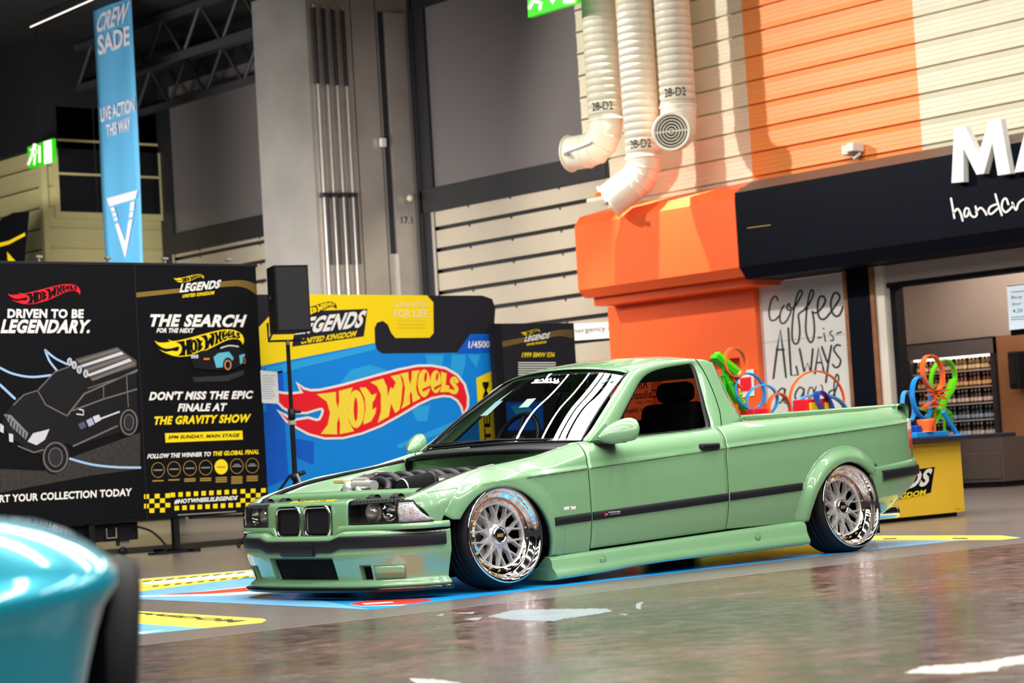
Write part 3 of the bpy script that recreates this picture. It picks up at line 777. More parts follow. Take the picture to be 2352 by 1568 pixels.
# ---- badges
mb = MB(); y = side_y(.44, .395)
mb.box(.405, .49, -y-.004, -y+.004, .385, .402, mat('badge_white', (.72, .72, .72), .3), .002); mb.box(.443, .452, -y-.0055, -y-.003, .388, .399, mat('badge_red', (.5, .05, .05), .3)); obj('fender_badge', mb, truck)
mb = MB(); ym = -side_y(.75, .345)-.0135
mb.add([(.685, ym, .335), (.705, ym, .345), (.685, ym, .357)], [(0, 1, 2)], RED); mb.add([(.70, ym, .337), (.715, ym, .347), (.70, ym, .352)], [(0, 1, 2)], BLUE3)
mb.box(.715, .80, ym-.0004, ym+.002, .3535, .3565, WHITE); mb.text('POWER', GREYL, ((.725, .339), (.80, .342), (.80, .351), (.725, .348)), lambda x, z: (x, ym, z), .02, .2)
obj('strip_decal', mb, truck)
# ---- engine bay
mb = MB(); mb.box(-.56, .52, -.66, .66, .22, .24, BLKM)
for s in (-1, 1):
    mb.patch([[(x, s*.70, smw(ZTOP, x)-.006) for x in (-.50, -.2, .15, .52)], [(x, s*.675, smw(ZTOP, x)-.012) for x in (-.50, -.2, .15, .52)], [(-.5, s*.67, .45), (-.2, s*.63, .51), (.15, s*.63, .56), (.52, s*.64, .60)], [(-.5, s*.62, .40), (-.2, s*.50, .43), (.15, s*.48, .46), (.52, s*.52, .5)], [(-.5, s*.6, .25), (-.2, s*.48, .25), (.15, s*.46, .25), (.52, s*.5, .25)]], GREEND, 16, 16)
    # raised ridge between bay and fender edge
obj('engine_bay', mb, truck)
for s in (-1, 1):
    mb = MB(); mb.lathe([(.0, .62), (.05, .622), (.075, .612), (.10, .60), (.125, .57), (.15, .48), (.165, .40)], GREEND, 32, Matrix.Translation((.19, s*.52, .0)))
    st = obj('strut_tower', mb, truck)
    mb = MB(); mb.lathe([(0, .635), (.03, .633), (.036, .62)], BLKP, 18, Matrix.Translation((.19, s*.52, 0)))
    for a in range(3): mb.lathe([(0, .634), (.008, .634), (.009, .618)], SILV, 8, Matrix.Translation((.19+.06*math.cos(a*2.1), s*.52+.06*math.sin(a*2.1), 0)))
    mb.tube([(.10, s*.50, .628), (.19, s*.52, .642), (.28, s*.50, .632)], .009, GREYL, 6)
    obj('strut_brace', mb, st)
    mb = MB(); mb.tube([(-.47, s*.685, .519), (-.33, s*.685, .565), (-.15, s*.685, .607), (.1, s*.685, .64), (.33, s*.685, .665), (.52, s*.68, .695)], .013, BLKM, 8); obj('bay_seal', mb, truck)
mb = MB()
mb.patch([[(-.635, -.36, .506), (-.655, 0, .507), (-.635, .36, .506)], [(-.58, -.36, .514), (-.59, 0, .515), (-.58, .36, .514)], [(-.565, -.36, .48), (-.575, 0, .48), (-.565, .36, .48)]], GREEN, 12, 8)
slam = obj('slam_panel', mb, truck)
for s in (-1, 1):
    mb = MB(); ty = [s*(.355+.345*i/14) for i in range(15)]
    mb.grid([[npt(y, -.012, .492), npt(y, -.03, .503), npt(y, -.11, .506), npt(y, -.12, .48)] for y in ty], BLKM)
    for y in ty: mb.tube([npt(y, -.02, .500), npt(y, -.06, .508), npt(y, -.10, .506)], .005, BLKP, 6)
    obj('lamp_cover_tray', mb, truck)
mb = MB(); q = lambda y, x: (x, y, .5105+(x+.65)*.12)
mb.add([q(-.23, -.655), q(.16, -.655), q(.19, -.605), q(-.20, -.605)], [(0, 1, 2, 3)], YEL)
mb.text('DRIFT FAMILY', BLACKP, ((.14, -.648), (-.20, -.648), (-.18, -.615), (.15, -.615)), lambda y, x: tuple(Vector(q(y, x))+Vector((0, 0, .001))), .03, .2)
obj('panel_sticker', mb, slam)
mb = MB(); mb.patch([[(-.455, -.66, .49), (-.475, 0, .49), (-.455, .66, .49)], [(-.45, -.66, .535), (-.47, 0, .540), (-.45, .66, .535)], [(-.40, -.66, .553), (-.42, 0, .556), (-.40, .66, .553)], [(-.39, -.66, .53), (-.41, 0, .53), (-.39, .66, .53)]], GREEN, 16, 12)
for yy in (-.30, .34): mb.lathe([(0, .003), (.008, .003), (.009, 0)], BLKP, 10, Matrix.Translation((-.468, yy, .515)) @ Matrix.Rotation(-PI/2, 4, 'Y'))
obj('radiator_support', mb, truck)
for yy in (-.60, -.40, .40, .57):
    mb = MB(); mb.patch([[(-.56, yy-.03, .495), (-.56, yy+.03, .495)], [(-.53, yy-.025, .528), (-.53, yy+.025, .530)], [(-.50, yy-.025, .526), (-.50, yy+.025, .53)], [(-.485, yy-.03, .49), (-.485, yy+.03, .49)]], BLKP, 4, 10); mb.box(-.555, -.49, yy-.024, yy+.024, .49, .52, BLKP, .006); obj('bonnet_catch', mb, truck)
# engine: cover with runners, manifold, filter, hoses
eng = MB(); eng.box(-.24, .42, -.16, .18, .30, .575, BLKM, .02)
eng_o = obj('engine_block', eng, truck)
mb = MB(); mb.box(-.20, .43, .02, .17, .575, .612, BLKP, .018)
for i in range(6): mb.box(-.15+.10*i-.03, -.15+.10*i+.03, .04, .15, .608, .618, BLKP, .006)
obj('cam_cover', mb, eng_o)
mb = MB()
for i in range(6):
    x = -.18+.105*i
    mb.tube(smooth_line([(x, .06, .585), (x, -.03, .612), (x, -.13, .605), (x, -.22, .545)], 12), .030, BLKP, 12)
mb.tube([(-.24, -.22, .545), (.40, -.22, .56)], .052, BLKP, 14); mb.box(-.24, .40, -.16, .02, .57, .612, BLKP, .014)
obj('intake_manifold', mb, eng_o)
mb = MB(); mt = Matrix.Translation((-.33, -.40, .555)) @ Matrix.Rotation(math.radians(84), 4, 'Y') @ Matrix.Diagonal((.78, .78, .9, 1)) @ Matrix.Rotation(0, 4, 'X')
prof = []
for i in range(40):
    pass
rows = []
for k in range(72):
    a = 2*PI*k/72; dr = .004 if k % 2 else 0
    rows.append([mt @ Vector(((r-dr)*math.cos(a), (r-dr)*math.sin(a), h)) for r, h in ((.058, .0), (.066, .01), (.072, .20))])
mb.grid(rows, BLKM, False, True, False)
mb.lathe([(0, -.004), (.045, -.004), (.06, .0), (.064, .012), (.058, .016)], BLKP, 32, mt); mb.lathe([(.073, .198), (.078, .205), (.074, .225), (.05, .23)], BLKP, 32, mt)
mb.lathe([(.060, -.002), (.064, .003), (.060, .008)], SILV, 32, mt)
af = obj('air_filter', mb, eng_o)
mb = MB(); mb.tube(smooth_line([(-.14, -.395, .55), (-.04, -.37, .55), (.02, -.30, .55)], 8), .042, SILV, 14); obj('intake_pipe', mb, eng_o)
mb = MB(); mb.tube(smooth_line([(-.34, .13, .50), (-.32, .10, .56), (-.26, .06, .595), (-.18, .02, .60)], 14), .028, BLKP, 10); mb.tube(smooth_line([(-.20, .05, .60), (-.22, -.08, .60), (-.27, -.20, .575), (-.33, -.27, .54)], 14), .02, BLKP, 10)
obj('coolant_hose', mb, eng_o)
mb = MB(); mb.tube([(-.34, -.17, .575), (-.33, .02, .58)], .028, SILV, 16); mb.tube([(-.33, -.10, .605), (-.32, .02, .606)], .015, SILV, 12); mb.ball((-.34, .05, .565), .04, SILV, 10); mb.tube([(-.36, -.05, .56), (-.38, -.10, .54)], .016, SILV, 10); obj('alternator', mb, eng_o)
mb = MB(); mb.box(-.05, .02, .50, .60, .59, .615, mat('cream_cap', '#d8cd9a', .5), .006); obj('fluid_cap', mb, eng_o)
mb = MB(); mb.tube(smooth_line([(-.10, .34, .585), (.02, .38, .615), (.12, .36, .60)], 10), .018, BLKP, 8); obj('vacuum_hose', mb, eng_o)
# ---- wheels
def wheel(x, s, zc, camber, rec):
    c = Matrix.Translation((x, s*.835, zc)) @ Matrix.Rotation(math.radians(camber)*s, 4, 'X') @ Matrix.Rotation(-s*PI/2, 4, 'X')
    if s == -1: pass
    T = lambda mb: mb
    t = MB(); R = .270
    t.lathe([(.245, -.013), (.251, -.016), (.258, -.024), (.265, -.038), (R-.001, -.055), (R, -.075), (R, -.078), (R-.004, -.079), (R-.004, -.084), (R, -.085), (R, -.11), (R-.004, -.111), (R-.004, -.116), (R, -.117), (R, -.15), (R-.004, -.151), (R-.004, -.156), (R, -.157), (R-.001, -.185), (R-.008, -.21), (.252, -.235), (.24, -.245)], RUBB, 72, c)
    for k in range(60):                               # tread cuts and sidewall ribs
        a = 2*PI*k/60
        m2 = c @ Matrix.Rotation(a, 4, 'Z')
        t.box(R-.004, R+.0012, -.004, .004, -.073, -.058, RUBB, 0, m2)
    t.v = [(a, b, max(d, .0015)) for a, b, d in t.v]
    ty = obj('tyre', t, truck)
    l = MB(); d = -rec
    l.lathe([(.166, d-.004), (.168, d+.003), (.196, d+.003), (.203, d+.006), (.209, d+.018), (.216, d+.022), (.222, d+.034), (.226, -.012), (.232, -.004), (.240, .0005), (.247, .0), (.250, -.004), (.249, -.012), (.243, -.018), (.232, -.03)], CHR, 96, c)
    l.lathe([(.232, -.03), (.222, -.07), (.205, -.11), (.2, -.2), (.235, -.24)], BLKM, 48, c)
    l.lathe([(0, d-.11), (.2, d-.11)], DARK, 40, c)
    lip = obj('wheel_rim', l, truck)
    p = MB()
    p.lathe([(.0, d-.006), (.028, d-.004), (.048, d-.004), (.062, d-.010), (.072, d-.020), (.074, d-.04)], SILV, 40, c)
    def bar(p0, p1, w0, w1, h0, h1):
        (x0, y0), (x1, y1) = p0, p1; dx, dy = x1-x0, y1-y0; L = math.hypot(dx, dy); nx, ny = -dy/L, dx/L
        A = [(x0+nx*w0, y0+ny*w0, h0-.030), (x0+nx*w0*.55, y0+ny*w0*.55, h0), (x0-nx*w0*.55, y0-ny*w0*.55, h0), (x0-nx*w0, y0-ny*w0, h0-.030)]
        B = [(x1+nx*w1, y1+ny*w1, h1-.024), (x1+nx*w1*.55, y1+ny*w1*.55, h1), (x1-nx*w1*.55, y1-ny*w1*.55, h1), (x1-nx*w1, y1-ny*w1, h1-.024)]
        p.grid([[c @ Vector(q) for q in A], [c @ Vector(q) for q in B]], SILV, False, False, True)
    for k in range(10):
        a = 2*PI*(k+.5)/10; pt = lambda r, q: (r*math.cos(q), r*math.sin(q))
        bar(pt(.050, a), pt(.110, a), .020, .0125, d-.008, d-.006)
        for e in (-1, 1):
            bar(pt(.100, a), pt(.168, a+e*PI/20*1.0), .0080, .0062, d-.006, d-.001)
            bar(pt(.104, a), pt(.060, a+e*PI/10), .0085, .0085, d-.010, d-.010)
    p.lathe([(.160, d-.03), (.160, d-.004), (.163, d+.001), (.169, d+.003)], SILV, 60, c)
    sp = obj('spokes', p, lip)
    for k in range(20):
        a = 2*PI*(k+.5)/20; q = c @ Matrix.Translation((.182*math.cos(a), .182*math.sin(a), d+.003)); p = MB(); p.lathe([(0, .009), (.003, .009), (.0045, .005), (.006, .002), (.0065, 0)], GOLD, 8, q); obj('rim_bolt', p, lip)

    p = MB(); p.lathe([(.048, d-.003), (.046, d+.008), (.040, d+.014), (.034, d+.012), (.032, d+.006)], CHRM, 40, c); p.lathe([(0, d+.007), (.033, d+.007)], BLKG, 32, c)
    p.text('BBS', mat('cap_gold', (.72, .50, .16), .35, .6), ((-.022, -.009), (.022, -.009), (.024, .009), (-.020, .009)), lambda u, v: c @ Vector((u, v, d+.0078)), .045, .15)
    obj('centre_cap', p, lip)
    p = MB(); p.lathe([(.05, d-.10), (.13, d-.10), (.13, d-.085), (.05, d-.085)], mat('brake_disc', (.3, .28, .27), .35, .8), 40, c)
    p.box(-.06, .06, .07, .14, d-.12, d-.06, mat('brake_caliper', (.42, .33, .30), .4), .01, c @ Matrix.Rotation(.5, 4, 'Z')); p.box(-.05, .05, .07, .13, d-.12, d-.06, mat('brake_caliper', (.42, .33, .30), .4), .01, c @ Matrix.Rotation(2.6, 4, 'Z'))
    obj('brake', p, lip)
for s in (-1, 1):
    wheel(-.012, s, .287, 5.5, .055)
    wheel(2.69, s, .275, 7.0, .078)
# ------------------------------------------------------------------ the hall
CREAM = mat('cream_cladding', '#ded8c0', .45, noise=(2.5, .04)); ORNG = mat('orange_paint', '#f4632a', .42, noise=(.6, .10)); ORNP = mat('orange_cladding', '#f59a52', .45)
BEIGE = mat('beige_shutter', '#b9ae9c', .45, noise=(1.2, .06)); DGREY = mat('dark_steel', (.018, .018, .022), .5); GREYW = mat('grey_screen_panel', (.15, .135, .14), .38, bump=(.35, .9))
SILC = mat('silver_cladding', (.52, .49, .46), .36, .55, noise=(1.5, .12)); CEIL = mat('hall_ceiling_black', (.006, .0065, .009), .8)
DUCT = mat('cream_duct', '#ece8d6', .4); WOOD = mat('brown_timber', '#8a5a3a', .55, noise=(7, .25)); NAVY = mat('navy_panel', (.0028, .0042, .0095), .5, spec=.08)
# polished concrete: brown-grey, cloudy, streaked with wear; matt lane under the display wall
fm = bpy.data.materials.new('polished_concrete'); fm.use_nodes = True; nt = fm.node_tree; pb = nt.nodes['Principled BSDF']; L = nt.links
tc = nt.nodes.new('ShaderNodeTexCoord')
def nz(scale, detail, rot=0, sx=1, sy=1, rough=.6):
    mp = nt.nodes.new('ShaderNodeMapping'); mp.inputs['Scale'].default_value = (sx, sy, 1); mp.inputs['Rotation'].default_value = (0, 0, rot)
    n = nt.nodes.new('ShaderNodeTexNoise'); n.inputs['Scale'].default_value = scale; n.inputs['Detail'].default_value = detail; n.inputs['Roughness'].default_value = rough
    L.new(tc.outputs['Object'], mp.inputs['Vector']); L.new(mp.outputs['Vector'], n.inputs['Vector']); return n
def ramp(src, stops):
    r = nt.nodes.new('ShaderNodeValToRGB'); e = r.color_ramp.elements
    while len(e) < len(stops): e.new(.5)
    for k, (p, c) in zip(e, stops): k.position = p; k.color = (*c, 1) if len(c) == 3 else c
    L.new(src.outputs['Fac'], r.inputs['Fac']); return r
def mixc(a, b, f, mode='MIX', fac=1):
    m = nt.nodes.new('ShaderNodeMix'); m.data_type = 'RGBA'; m.blend_type = mode
    L.new(a, m.inputs[6]); L.new(b, m.inputs[7])
    if f is None: m.inputs[0].default_value = fac
    else: L.new(f, m.inputs[0])
    return m
base = ramp(nz(.28, 5), [(.30, hexc('#423d3e')), (.46, hexc('#514645')), (.60, hexc('#65443c')), (.74, hexc('#4c4a4a'))])
fine = ramp(nz(2.2, 8, .4, 1, 1), [(.3, (.72, .72, .72)), (.7, (1.15, 1.15, 1.15))])
m1 = mixc(base.outputs[0], fine.outputs[0], None, 'MULTIPLY')
wear = ramp(nz(1.3, 10, -.62, .6, 2.2, .75), [(.60, (0, 0, 0)), (.70, (1, 1, 1))]); wcol = nt.nodes.new('ShaderNodeRGB'); wcol.outputs[0].default_value = (*hexc('#82786f'), 1)
wf = nt.nodes.new('ShaderNodeMath'); wf.operation = 'MULTIPLY'; wf.inputs[1].default_value = .25; L.new(wear.outputs[0], wf.inputs[0])
m2 = mixc(m1.outputs[2], wcol.outputs[0], wf.outputs[0])
dash = ramp(nz(9, 6, .2, 1, 1, .7), [(.35, (.80, .80, .80)), (.5, (1, 1, 1)), (.66, (1.25, 1.25, 1.25))]); m3 = mixc(m2.outputs[2], dash.outputs[0], None, 'MULTIPLY')
spk = ramp(nz(26, 3, .9, .7, 1.6, .5), [(.74, (0, 0, 0)), (.77, (1, 1, 1))]); scol = nt.nodes.new('ShaderNodeRGB'); scol.outputs[0].default_value = (*hexc('#b3aca6'), 1); m4 = mixc(m3.outputs[2], scol.outputs[0], spk.outputs[0])
# the show area beyond the saw-cut joint is a paler, duller screed
ja, jb = hit(2, 0, 270, 1487), hit(2, 0, 2352, 1246); jd = (jb-ja).normalized(); jn = Vector((-jd.y, jd.x, 0)); jn = jn if jn.y > 0 else -jn
dp = nt.nodes.new('ShaderNodeVectorMath'); dp.operation = 'DOT_PRODUCT'; dp.inputs[1].default_value = jn; L.new(tc.outputs['Object'], dp.inputs[0])
gt = nt.nodes.new('ShaderNodeMath'); gt.operation = 'GREATER_THAN'; gt.inputs[1].default_value = jn.dot(ja); L.new(dp.outputs['Value'], gt.inputs[0])
lane = ramp(nz(1.1, 7, .3), [(.3, hexc('#5f5755')), (.7, hexc('#6f6663'))]); m5 = mixc(m4.outputs[2], lane.outputs[0], gt.outputs[0]); L.new(m5.outputs[2], pb.inputs['Base Color'])
rg = ramp(nz(1.0, 8, -.6, .8, 1.6, .7), [(.35, (.09, .09, .09)), (.55, (.15, .15, .15)), (.72, (.30, .30, .30))]); rd = ramp(nz(9, 6, .2, 1, 1, .7), [(.4, (0, 0, 0)), (.65, (.14, .14, .14))]); r2 = mixc(rg.outputs[0], rd.outputs[0], None, 'ADD')
rl = nt.nodes.new('ShaderNodeRGB'); rl.outputs[0].default_value = (.26, .26, .26, 1); r3 = mixc(r2.outputs[2], rl.outputs[0], gt.outputs[0]); L.new(r3.outputs[2], pb.inputs['Roughness'])
pb.inputs['Specular IOR Level'].default_value = .7
bn = nt.nodes.new('ShaderNodeBump'); bn.inputs['Strength'].default_value = .06; bn.inputs['Distance'].default_value = .02; L.new(nz(6, 4).outputs['Fac'], bn.inputs['Height']); L.new(bn.outputs['Normal'], pb.inputs['Normal'])
mb = MB(); mb.quad((-24, -24, 0), (26, -24, 0), (26, 34, 0), (-24, 34, 0), fm); struct('floor', mb)
mb = MB(); LANE = mat('lane_matting', '#5a5150', .75, noise=(3, .1)); mb.box(-8, 11.9, 8.62, 9.95, 0, .006, LANE); mb.box(-8, 11.9, 8.50, 8.62, 0, .007, DGREY); tag(obj('floor_runner', mb), 'grey matting runner laid along the display wall', 'mat')
mb = MB(); mb.box(-24, 26, -24, 34, 7.7, 7.9, CEIL); struct('ceiling', mb)
# back wall behind everything
mb = MB(); mb.box(12.3, 12.5, 8.6, 34, 0, 7.7, DGREY); struct('wall_back', mb)
# ribbed cladding
def cladding(mb, p0, dirv, out, length, z0, z1, per, m, phase=0):
    """horizontal ribbed sheet from p0 along dirv, facing out"""
    d = Vector(dirv); o = Vector(out); prof = []; z = z0
    k = math.floor((z0-phase)/per); zz = phase+k*per
    pat = [(0, -.030), (.075, -.030), (.09, .012), (.28, .0), (.29, .004), (.46, .0), (.47, .004), (.64, .0), (.65, .004), (.82, .0), (.83, .004), (1.0, .010)]
    while zz < z1:
        for t, off in pat:
            q = zz+t*per
            if z0 <= q <= z1: prof.append((q, off))
        zz += per
    A = [tuple(Vector(p0)+o*off+Vector((0, 0, q))) for q, off in prof]; B = [tuple(Vector(a)+d*length) for a in A]
    mb.grid([A, B], m, False)
ph = hit(0, 12, 1710, 358).z
mb = MB()
for ya, yb, m in ((11.35, 8.42, CREAM), (8.42, 5.86, ORNP), (5.86, -6, CREAM)): cladding(mb, (12, yb, 0), (0, 1, 0), (-1, 0, 0), ya-yb, 3.55, 7.7, .285, m, ph)
mb.box(12.05, 12.2, -6, 11.35, 3.5, 7.7, DGREY); struct('wall_right', mb)
# clad block at the far left with its dark window
BX, BY = 9.85, 21.62; CRY2 = mat('yellow_lit_cladding', '#c9c08c', .5, noise=(1, .06))  # cream cladding with the yellow light on it put into its colour
mb = MB(); cladding(mb, (BX, BY, 0), (1, 0, 0), (0, -1, 0), 2.5, 0, 6.0, .33, CRY2, .1); cladding(mb, (BX, BY, 0), (0, 1, 0), (-1, 0, 0), 9, 0, 6.0, .33, CRY2, .1)
mb.box(BX+.02, 12.3, BY+.05, 31, 0, 6.02, DGREY); mb.box(BX-.05, BX+.05, BY-.05, BY+.05, 0, 6.0, CRY2); mb.box(BX-.1, 12.3, BY-.1, 31, 6.0, 7.7, CEIL); struct('wall_left', mb)
f = py_(BY-.06)
a, b = f(125, 245), f(262, 490)
mb = MB(); mb.box(a.x-.08, 12.0, BY-.09, BY-.045, b.z-.10, a.z+.10, CRY2)
w1 = struct('window_1', mb)
g = MB(); g.box(a.x, 11.92, BY-.10, BY-.092, b.z, a.z, mat('dark_window_glass', (.006, .007, .010), .15)); obj('pane', g, w1)
g = MB()
for t in (.36, .68): g.box(a.x, 11.92, BY-.12, BY-.10, b.z+(a.z-b.z)*t-.018, b.z+(a.z-b.z)*t+.018, CRY2)
for t in (.36, .72): g.box(a.x+(11.92-a.x)*t-.012, a.x+(11.92-a.x)*t+.012, BY-.115, BY-.10, b.z, a.z, DGREY)
obj('glazing_bar', g, w1)
# silver column
CX, CY_ = 10.2, 14.79
mb = MB(); mb.box(CX, 12.3, CY_, 16.08, 0, 7.28, SILC); mb.box(CX-.012, CX+.09, CY_-.012, CY_, 0, 7.28, SILC); mb.box(CX-.012, CX, CY_, CY_+.05, 0, 7.28, SILC)
for xx in (10.95, 11.38): mb.box(xx-.006, xx+.006, CY_-.004, CY_, 0, 7.2, DGREY)
mb.box(CX-.02, 12.3, CY_-.02, 16.1, 7.28, 7.7, CEIL)
mb.box(11.42, 11.50, CY_-.02, CY_, 3.6, 7.0, DGREY); mb.box(11.52, 11.86, CY_-.05, CY_, 0, 7.0, SILC); mb.box(11.95, 12.28, CY_-.10, CY_-.0, 0, 7.5, DGREY)
mb.text('17.1', BLACKP, tuple((x, z) for x, z in ((11.60, 4.02), (11.80, 4.02), (11.80, 4.12), (11.60, 4.12))), lambda x, z: (x, CY_-.052, z), .01)
struct('column_1', mb)
# screens, frames and shutters between the columns
def bay(n, y0, y1, zs, name):
    mb = MB(); mb.box(12.02, 12.06, y0, y1, zs+.32, 7.3, GREYW); w = struct('window_%d' % n, mb)
    g = MB(); g.box(11.95, 12.1, y0-.02, y1+.02, zs, zs+.34, DGREY, .01); g.box(11.97, 12.1, y0-.06, y0+.04, zs, 7.4, DGREY); g.box(11.97, 12.1, y1-.26, y1+.1, 0, 7.4, DGREY); g.box(11.95, 12.1, y0, y1, 7.05, 7.7, CEIL)
    obj('frame', g, w)
    s = thing('roller_shutter', name, 'shutter', (12, (y0+y1)/2, 0)); g = MB(); k = 0; z = .05
    while z < zs-.02:
        zt = min(z+.245, zs); g.box(11.985, 12.05, y0, y1-.22, z, zt, BEIGE, .006)
        for yy in (y0+.9, (y0+y1)/2, y1-1.0): g.lathe([(0, .012), (.014, .010), (.018, 0)], DGREY, 8, Matrix.Translation((11.985, yy, zt-.012)) @ Matrix.Rotation(-PI/2, 4, 'Y'))
        z += .30
    obj('slats', g, s); g = MB(); g.box(12.05, 12.09, y0, y1-.22, 0, zs, DGREY); obj('backing', g, s)
    g = MB(); g.box(11.96, 12.06, y1-.26, y1-.20, 0, zs, SILC); obj('guide_rail', g, s)
bay(2, 10.95, 14.72, 4.16, 'beige slatted roller shutter beside the silver column, behind the info board')
bay(3, 16.08, 21.5, 4.30, 'beige slatted roller shutter left of the silver column, above the black display wall')
# roof steelwork over the left bay
for (xx, zz, lab) in ((10.45, 6.95, 'dark steel lattice truss under the roof, nearer of the two'), (11.5, 6.6, 'dark steel lattice truss under the roof, farther of the two')):
    t = thing('roof_truss', lab, 'truss', (xx, 20, zz)); STL = mat('truss_steel', (.035, .035, .042), .5)
    g = MB(); g.box(xx-.05, xx+.05, 16.2, 21.4, zz-.05, zz+.05, STL); obj('bottom_chord', g, t)
    g = MB(); g.box(xx-.05, xx+.05, 16.2, 21.4, zz+.60, zz+.70, STL); obj('top_chord', g, t)
    g = MB()
    for i in range(5):
        y = 16.2+i*1.05; g.tube([(xx, y, zz), (xx, y+.52, zz+.65)], .03, STL, 6); g.tube([(xx, y+.52, zz+.65), (xx, y+1.05, zz)], .03, STL, 6)
    obj('web_member', g, t)
# ------------------------------------------------------------------ food kiosk at the right
FX = 11.2
y0 = 7.98
mb = MB(); pf = [(FX, 2.70), (FX, 3.56), (FX+.30, 3.70), (11.99, 3.70), (11.99, 2.56), (FX+.10, 2.56)]
mb.prism([(x, y0, z) for x, z in pf], (0, -9.5, 0), NAVY)
mb.add([(FX-.002, y0, 3.56), (FX-.002, -1.5, 3.56), (FX+.299, -1.5, 3.703), (FX+.299, y0, 3.703)], [(0, 1, 2, 3)], mat('fascia_edge_trim', '#6a5148', .45))
c = crop(px_(FX-.004), 2.134, 1250, 0); mb.stroke([(997, 1117), (1108, 1102)], 4, GOLDP, c)
fascia = obj('shop_fascia', mb); tag(fascia, 'long black shop fascia over the coffee kiosk with white lettering', 'sign')
LET = mat('white_letter', '#efefec', .4); c = crop(px_(FX-.09), 5.228, 2150, 250)
for nm, pts in (('raised_letter', [(215, 225), (345, 205), (510, 545), (630, 140), (775, 120), (890, 775), (740, 800), (675, 405), (575, 775), (485, 790), (325, 470), (330, 875), (185, 890)]),
                ('raised_letter', [(940, 765), (1120, 60), (1270, 35), (1500, 670), (1350, 695), (1300, 560), (1110, 590), (1075, 745)])):
    mb = MB(); mb.prism([c(x, y) for x, y in pts], (.085, 0, 0), LET); o = obj(nm, mb, fascia)
c = crop(px_(FX-.012), 5.228, 2150, 250); mb = MB()
HC = [[(180, 1075), (200, 1190), (220, 1310)], [(215, 1245), (255, 1200), (290, 1240), (320, 1340)], [(395, 1205), (360, 1188), (338, 1245), (348, 1295), (382, 1278), (400, 1215), (412, 1265), (450, 1298), (492, 1270), (474, 1172)],
      [(480, 1240), (530, 1188), (572, 1215), (605, 1270)], [(735, 1140), (650, 1178), (630, 1240), (665, 1260), (740, 1195)], [(712, 1025), (750, 1160), (790, 1275)], [(868, 1145), (840, 1075), (802, 1100), (790, 1180), (830, 1240), (880, 1210), (930, 1150)], [(915, 1125), (960, 1215), (992, 1130), (1070, 1075), (1100, 1100)],
      [(1230, 1060), (1160, 1080), (1130, 1140), (1170, 1160), (1230, 1090), (1250, 1140)], [(1400, 900), (1330, 930), (1330, 1120)], [(1290, 1030), (1400, 1000)]]
for st in HC: mb.stroke(st, 24, LET, c, 18)
obj('script_lettering', mb, fascia)
# orange hood and chimney-breast left of the fascia
mb = MB(); yl = 10.74
pf = [(FX, 2.70), (FX, 3.50), (FX+.10, 3.62), (11.98, 3.78), (11.98, 2.50), (FX+.25, 2.50), (FX+.25, 2.60), (FX+.10, 2.60)]
mb.prism([(x, y0+.01, z) for x, z in pf], (0, yl-y0-.01, 0), ORNG)
hood = obj('orange_hood', mb); tag(hood, 'bright orange hood under the three cream ducts', 'hood')
mb = MB(); bx = 11.80; ya, yb = hit(0, 11.80, 1395, 700).y, hit(0, 11.80, 1731, 660).y
mb.box(bx, 12.0, yb, ya, 1.70, 2.50, ORNG); mb.box(bx, 12.0, yb, yb+.30, 0, 1.70, ORNG); mb.box(bx, 12.0, ya-.7, ya, 0, 1.70, ORNG); mb.box(bx+.15, 12.0, yb+.3, ya-.7, 0, 1.70, ORNG)
tag(obj('orange_surround', mb), 'orange painted surround with a recess, below the hood', 'wall surround')
# coffee board
bx = 11.88; f = px_(bx)
tl, br = f(1733, 640), f(1965, 930)
YBD = hit(0, 11.80, 1731, 660).y-.004
mb = MB(); mb.box(bx, bx+.05, 6.98, YBD, .3, 2.54, mat('board_white', '#d4d5d3', .55, noise=(1.6, .05)))
c = crop(px_(bx-.003), 4.75, 1700, 620); INK = mat('board_ink', '#2a2730', .5)
tw = lambda a, b: (lambda t: a+(b-a)*math.sin(PI*t))
CF_ = [([(410, 330), (395, 292), (368, 292), (335, 350), (315, 450), (325, 530), (352, 552), (388, 538), (425, 500)], 18), ([(480, 385), (448, 435), (432, 510), (440, 565), (465, 582), (500, 560), (535, 500), (552, 445), (515, 430), (515, 385), (535, 365), (545, 410), (575, 425)], 18),
       ([(560, 430), (610, 380), (650, 310), (677, 250), (662, 222), (632, 250), (602, 350), (577, 500), (566, 650), (570, 760), (600, 806), (635, 780), (650, 680), (642, 560), (635, 490), (660, 460), (720, 425)], 20),
       ([(700, 430), (755, 365), (797, 270), (795, 222), (772, 227), (748, 300), (725, 450), (715, 600), (722, 700), (760, 786), (795, 760), (810, 650), (800, 520), (785, 450), (802, 466), (840, 465)], 20),
       ([(840, 465), (900, 400), (930, 330), (902, 285), (865, 300), (845, 380), (850, 480), (880, 532), (925, 530), (975, 475)], 22), ([(975, 475), (1050, 370), (1087, 300), (1060, 250), (1020, 262), (990, 350), (1000, 450), (1040, 502), (1082, 490), (1112, 430), (1118, 400)], 22)]
for st, w in CF_: mb.stroke(st, w, INK, c, 60)
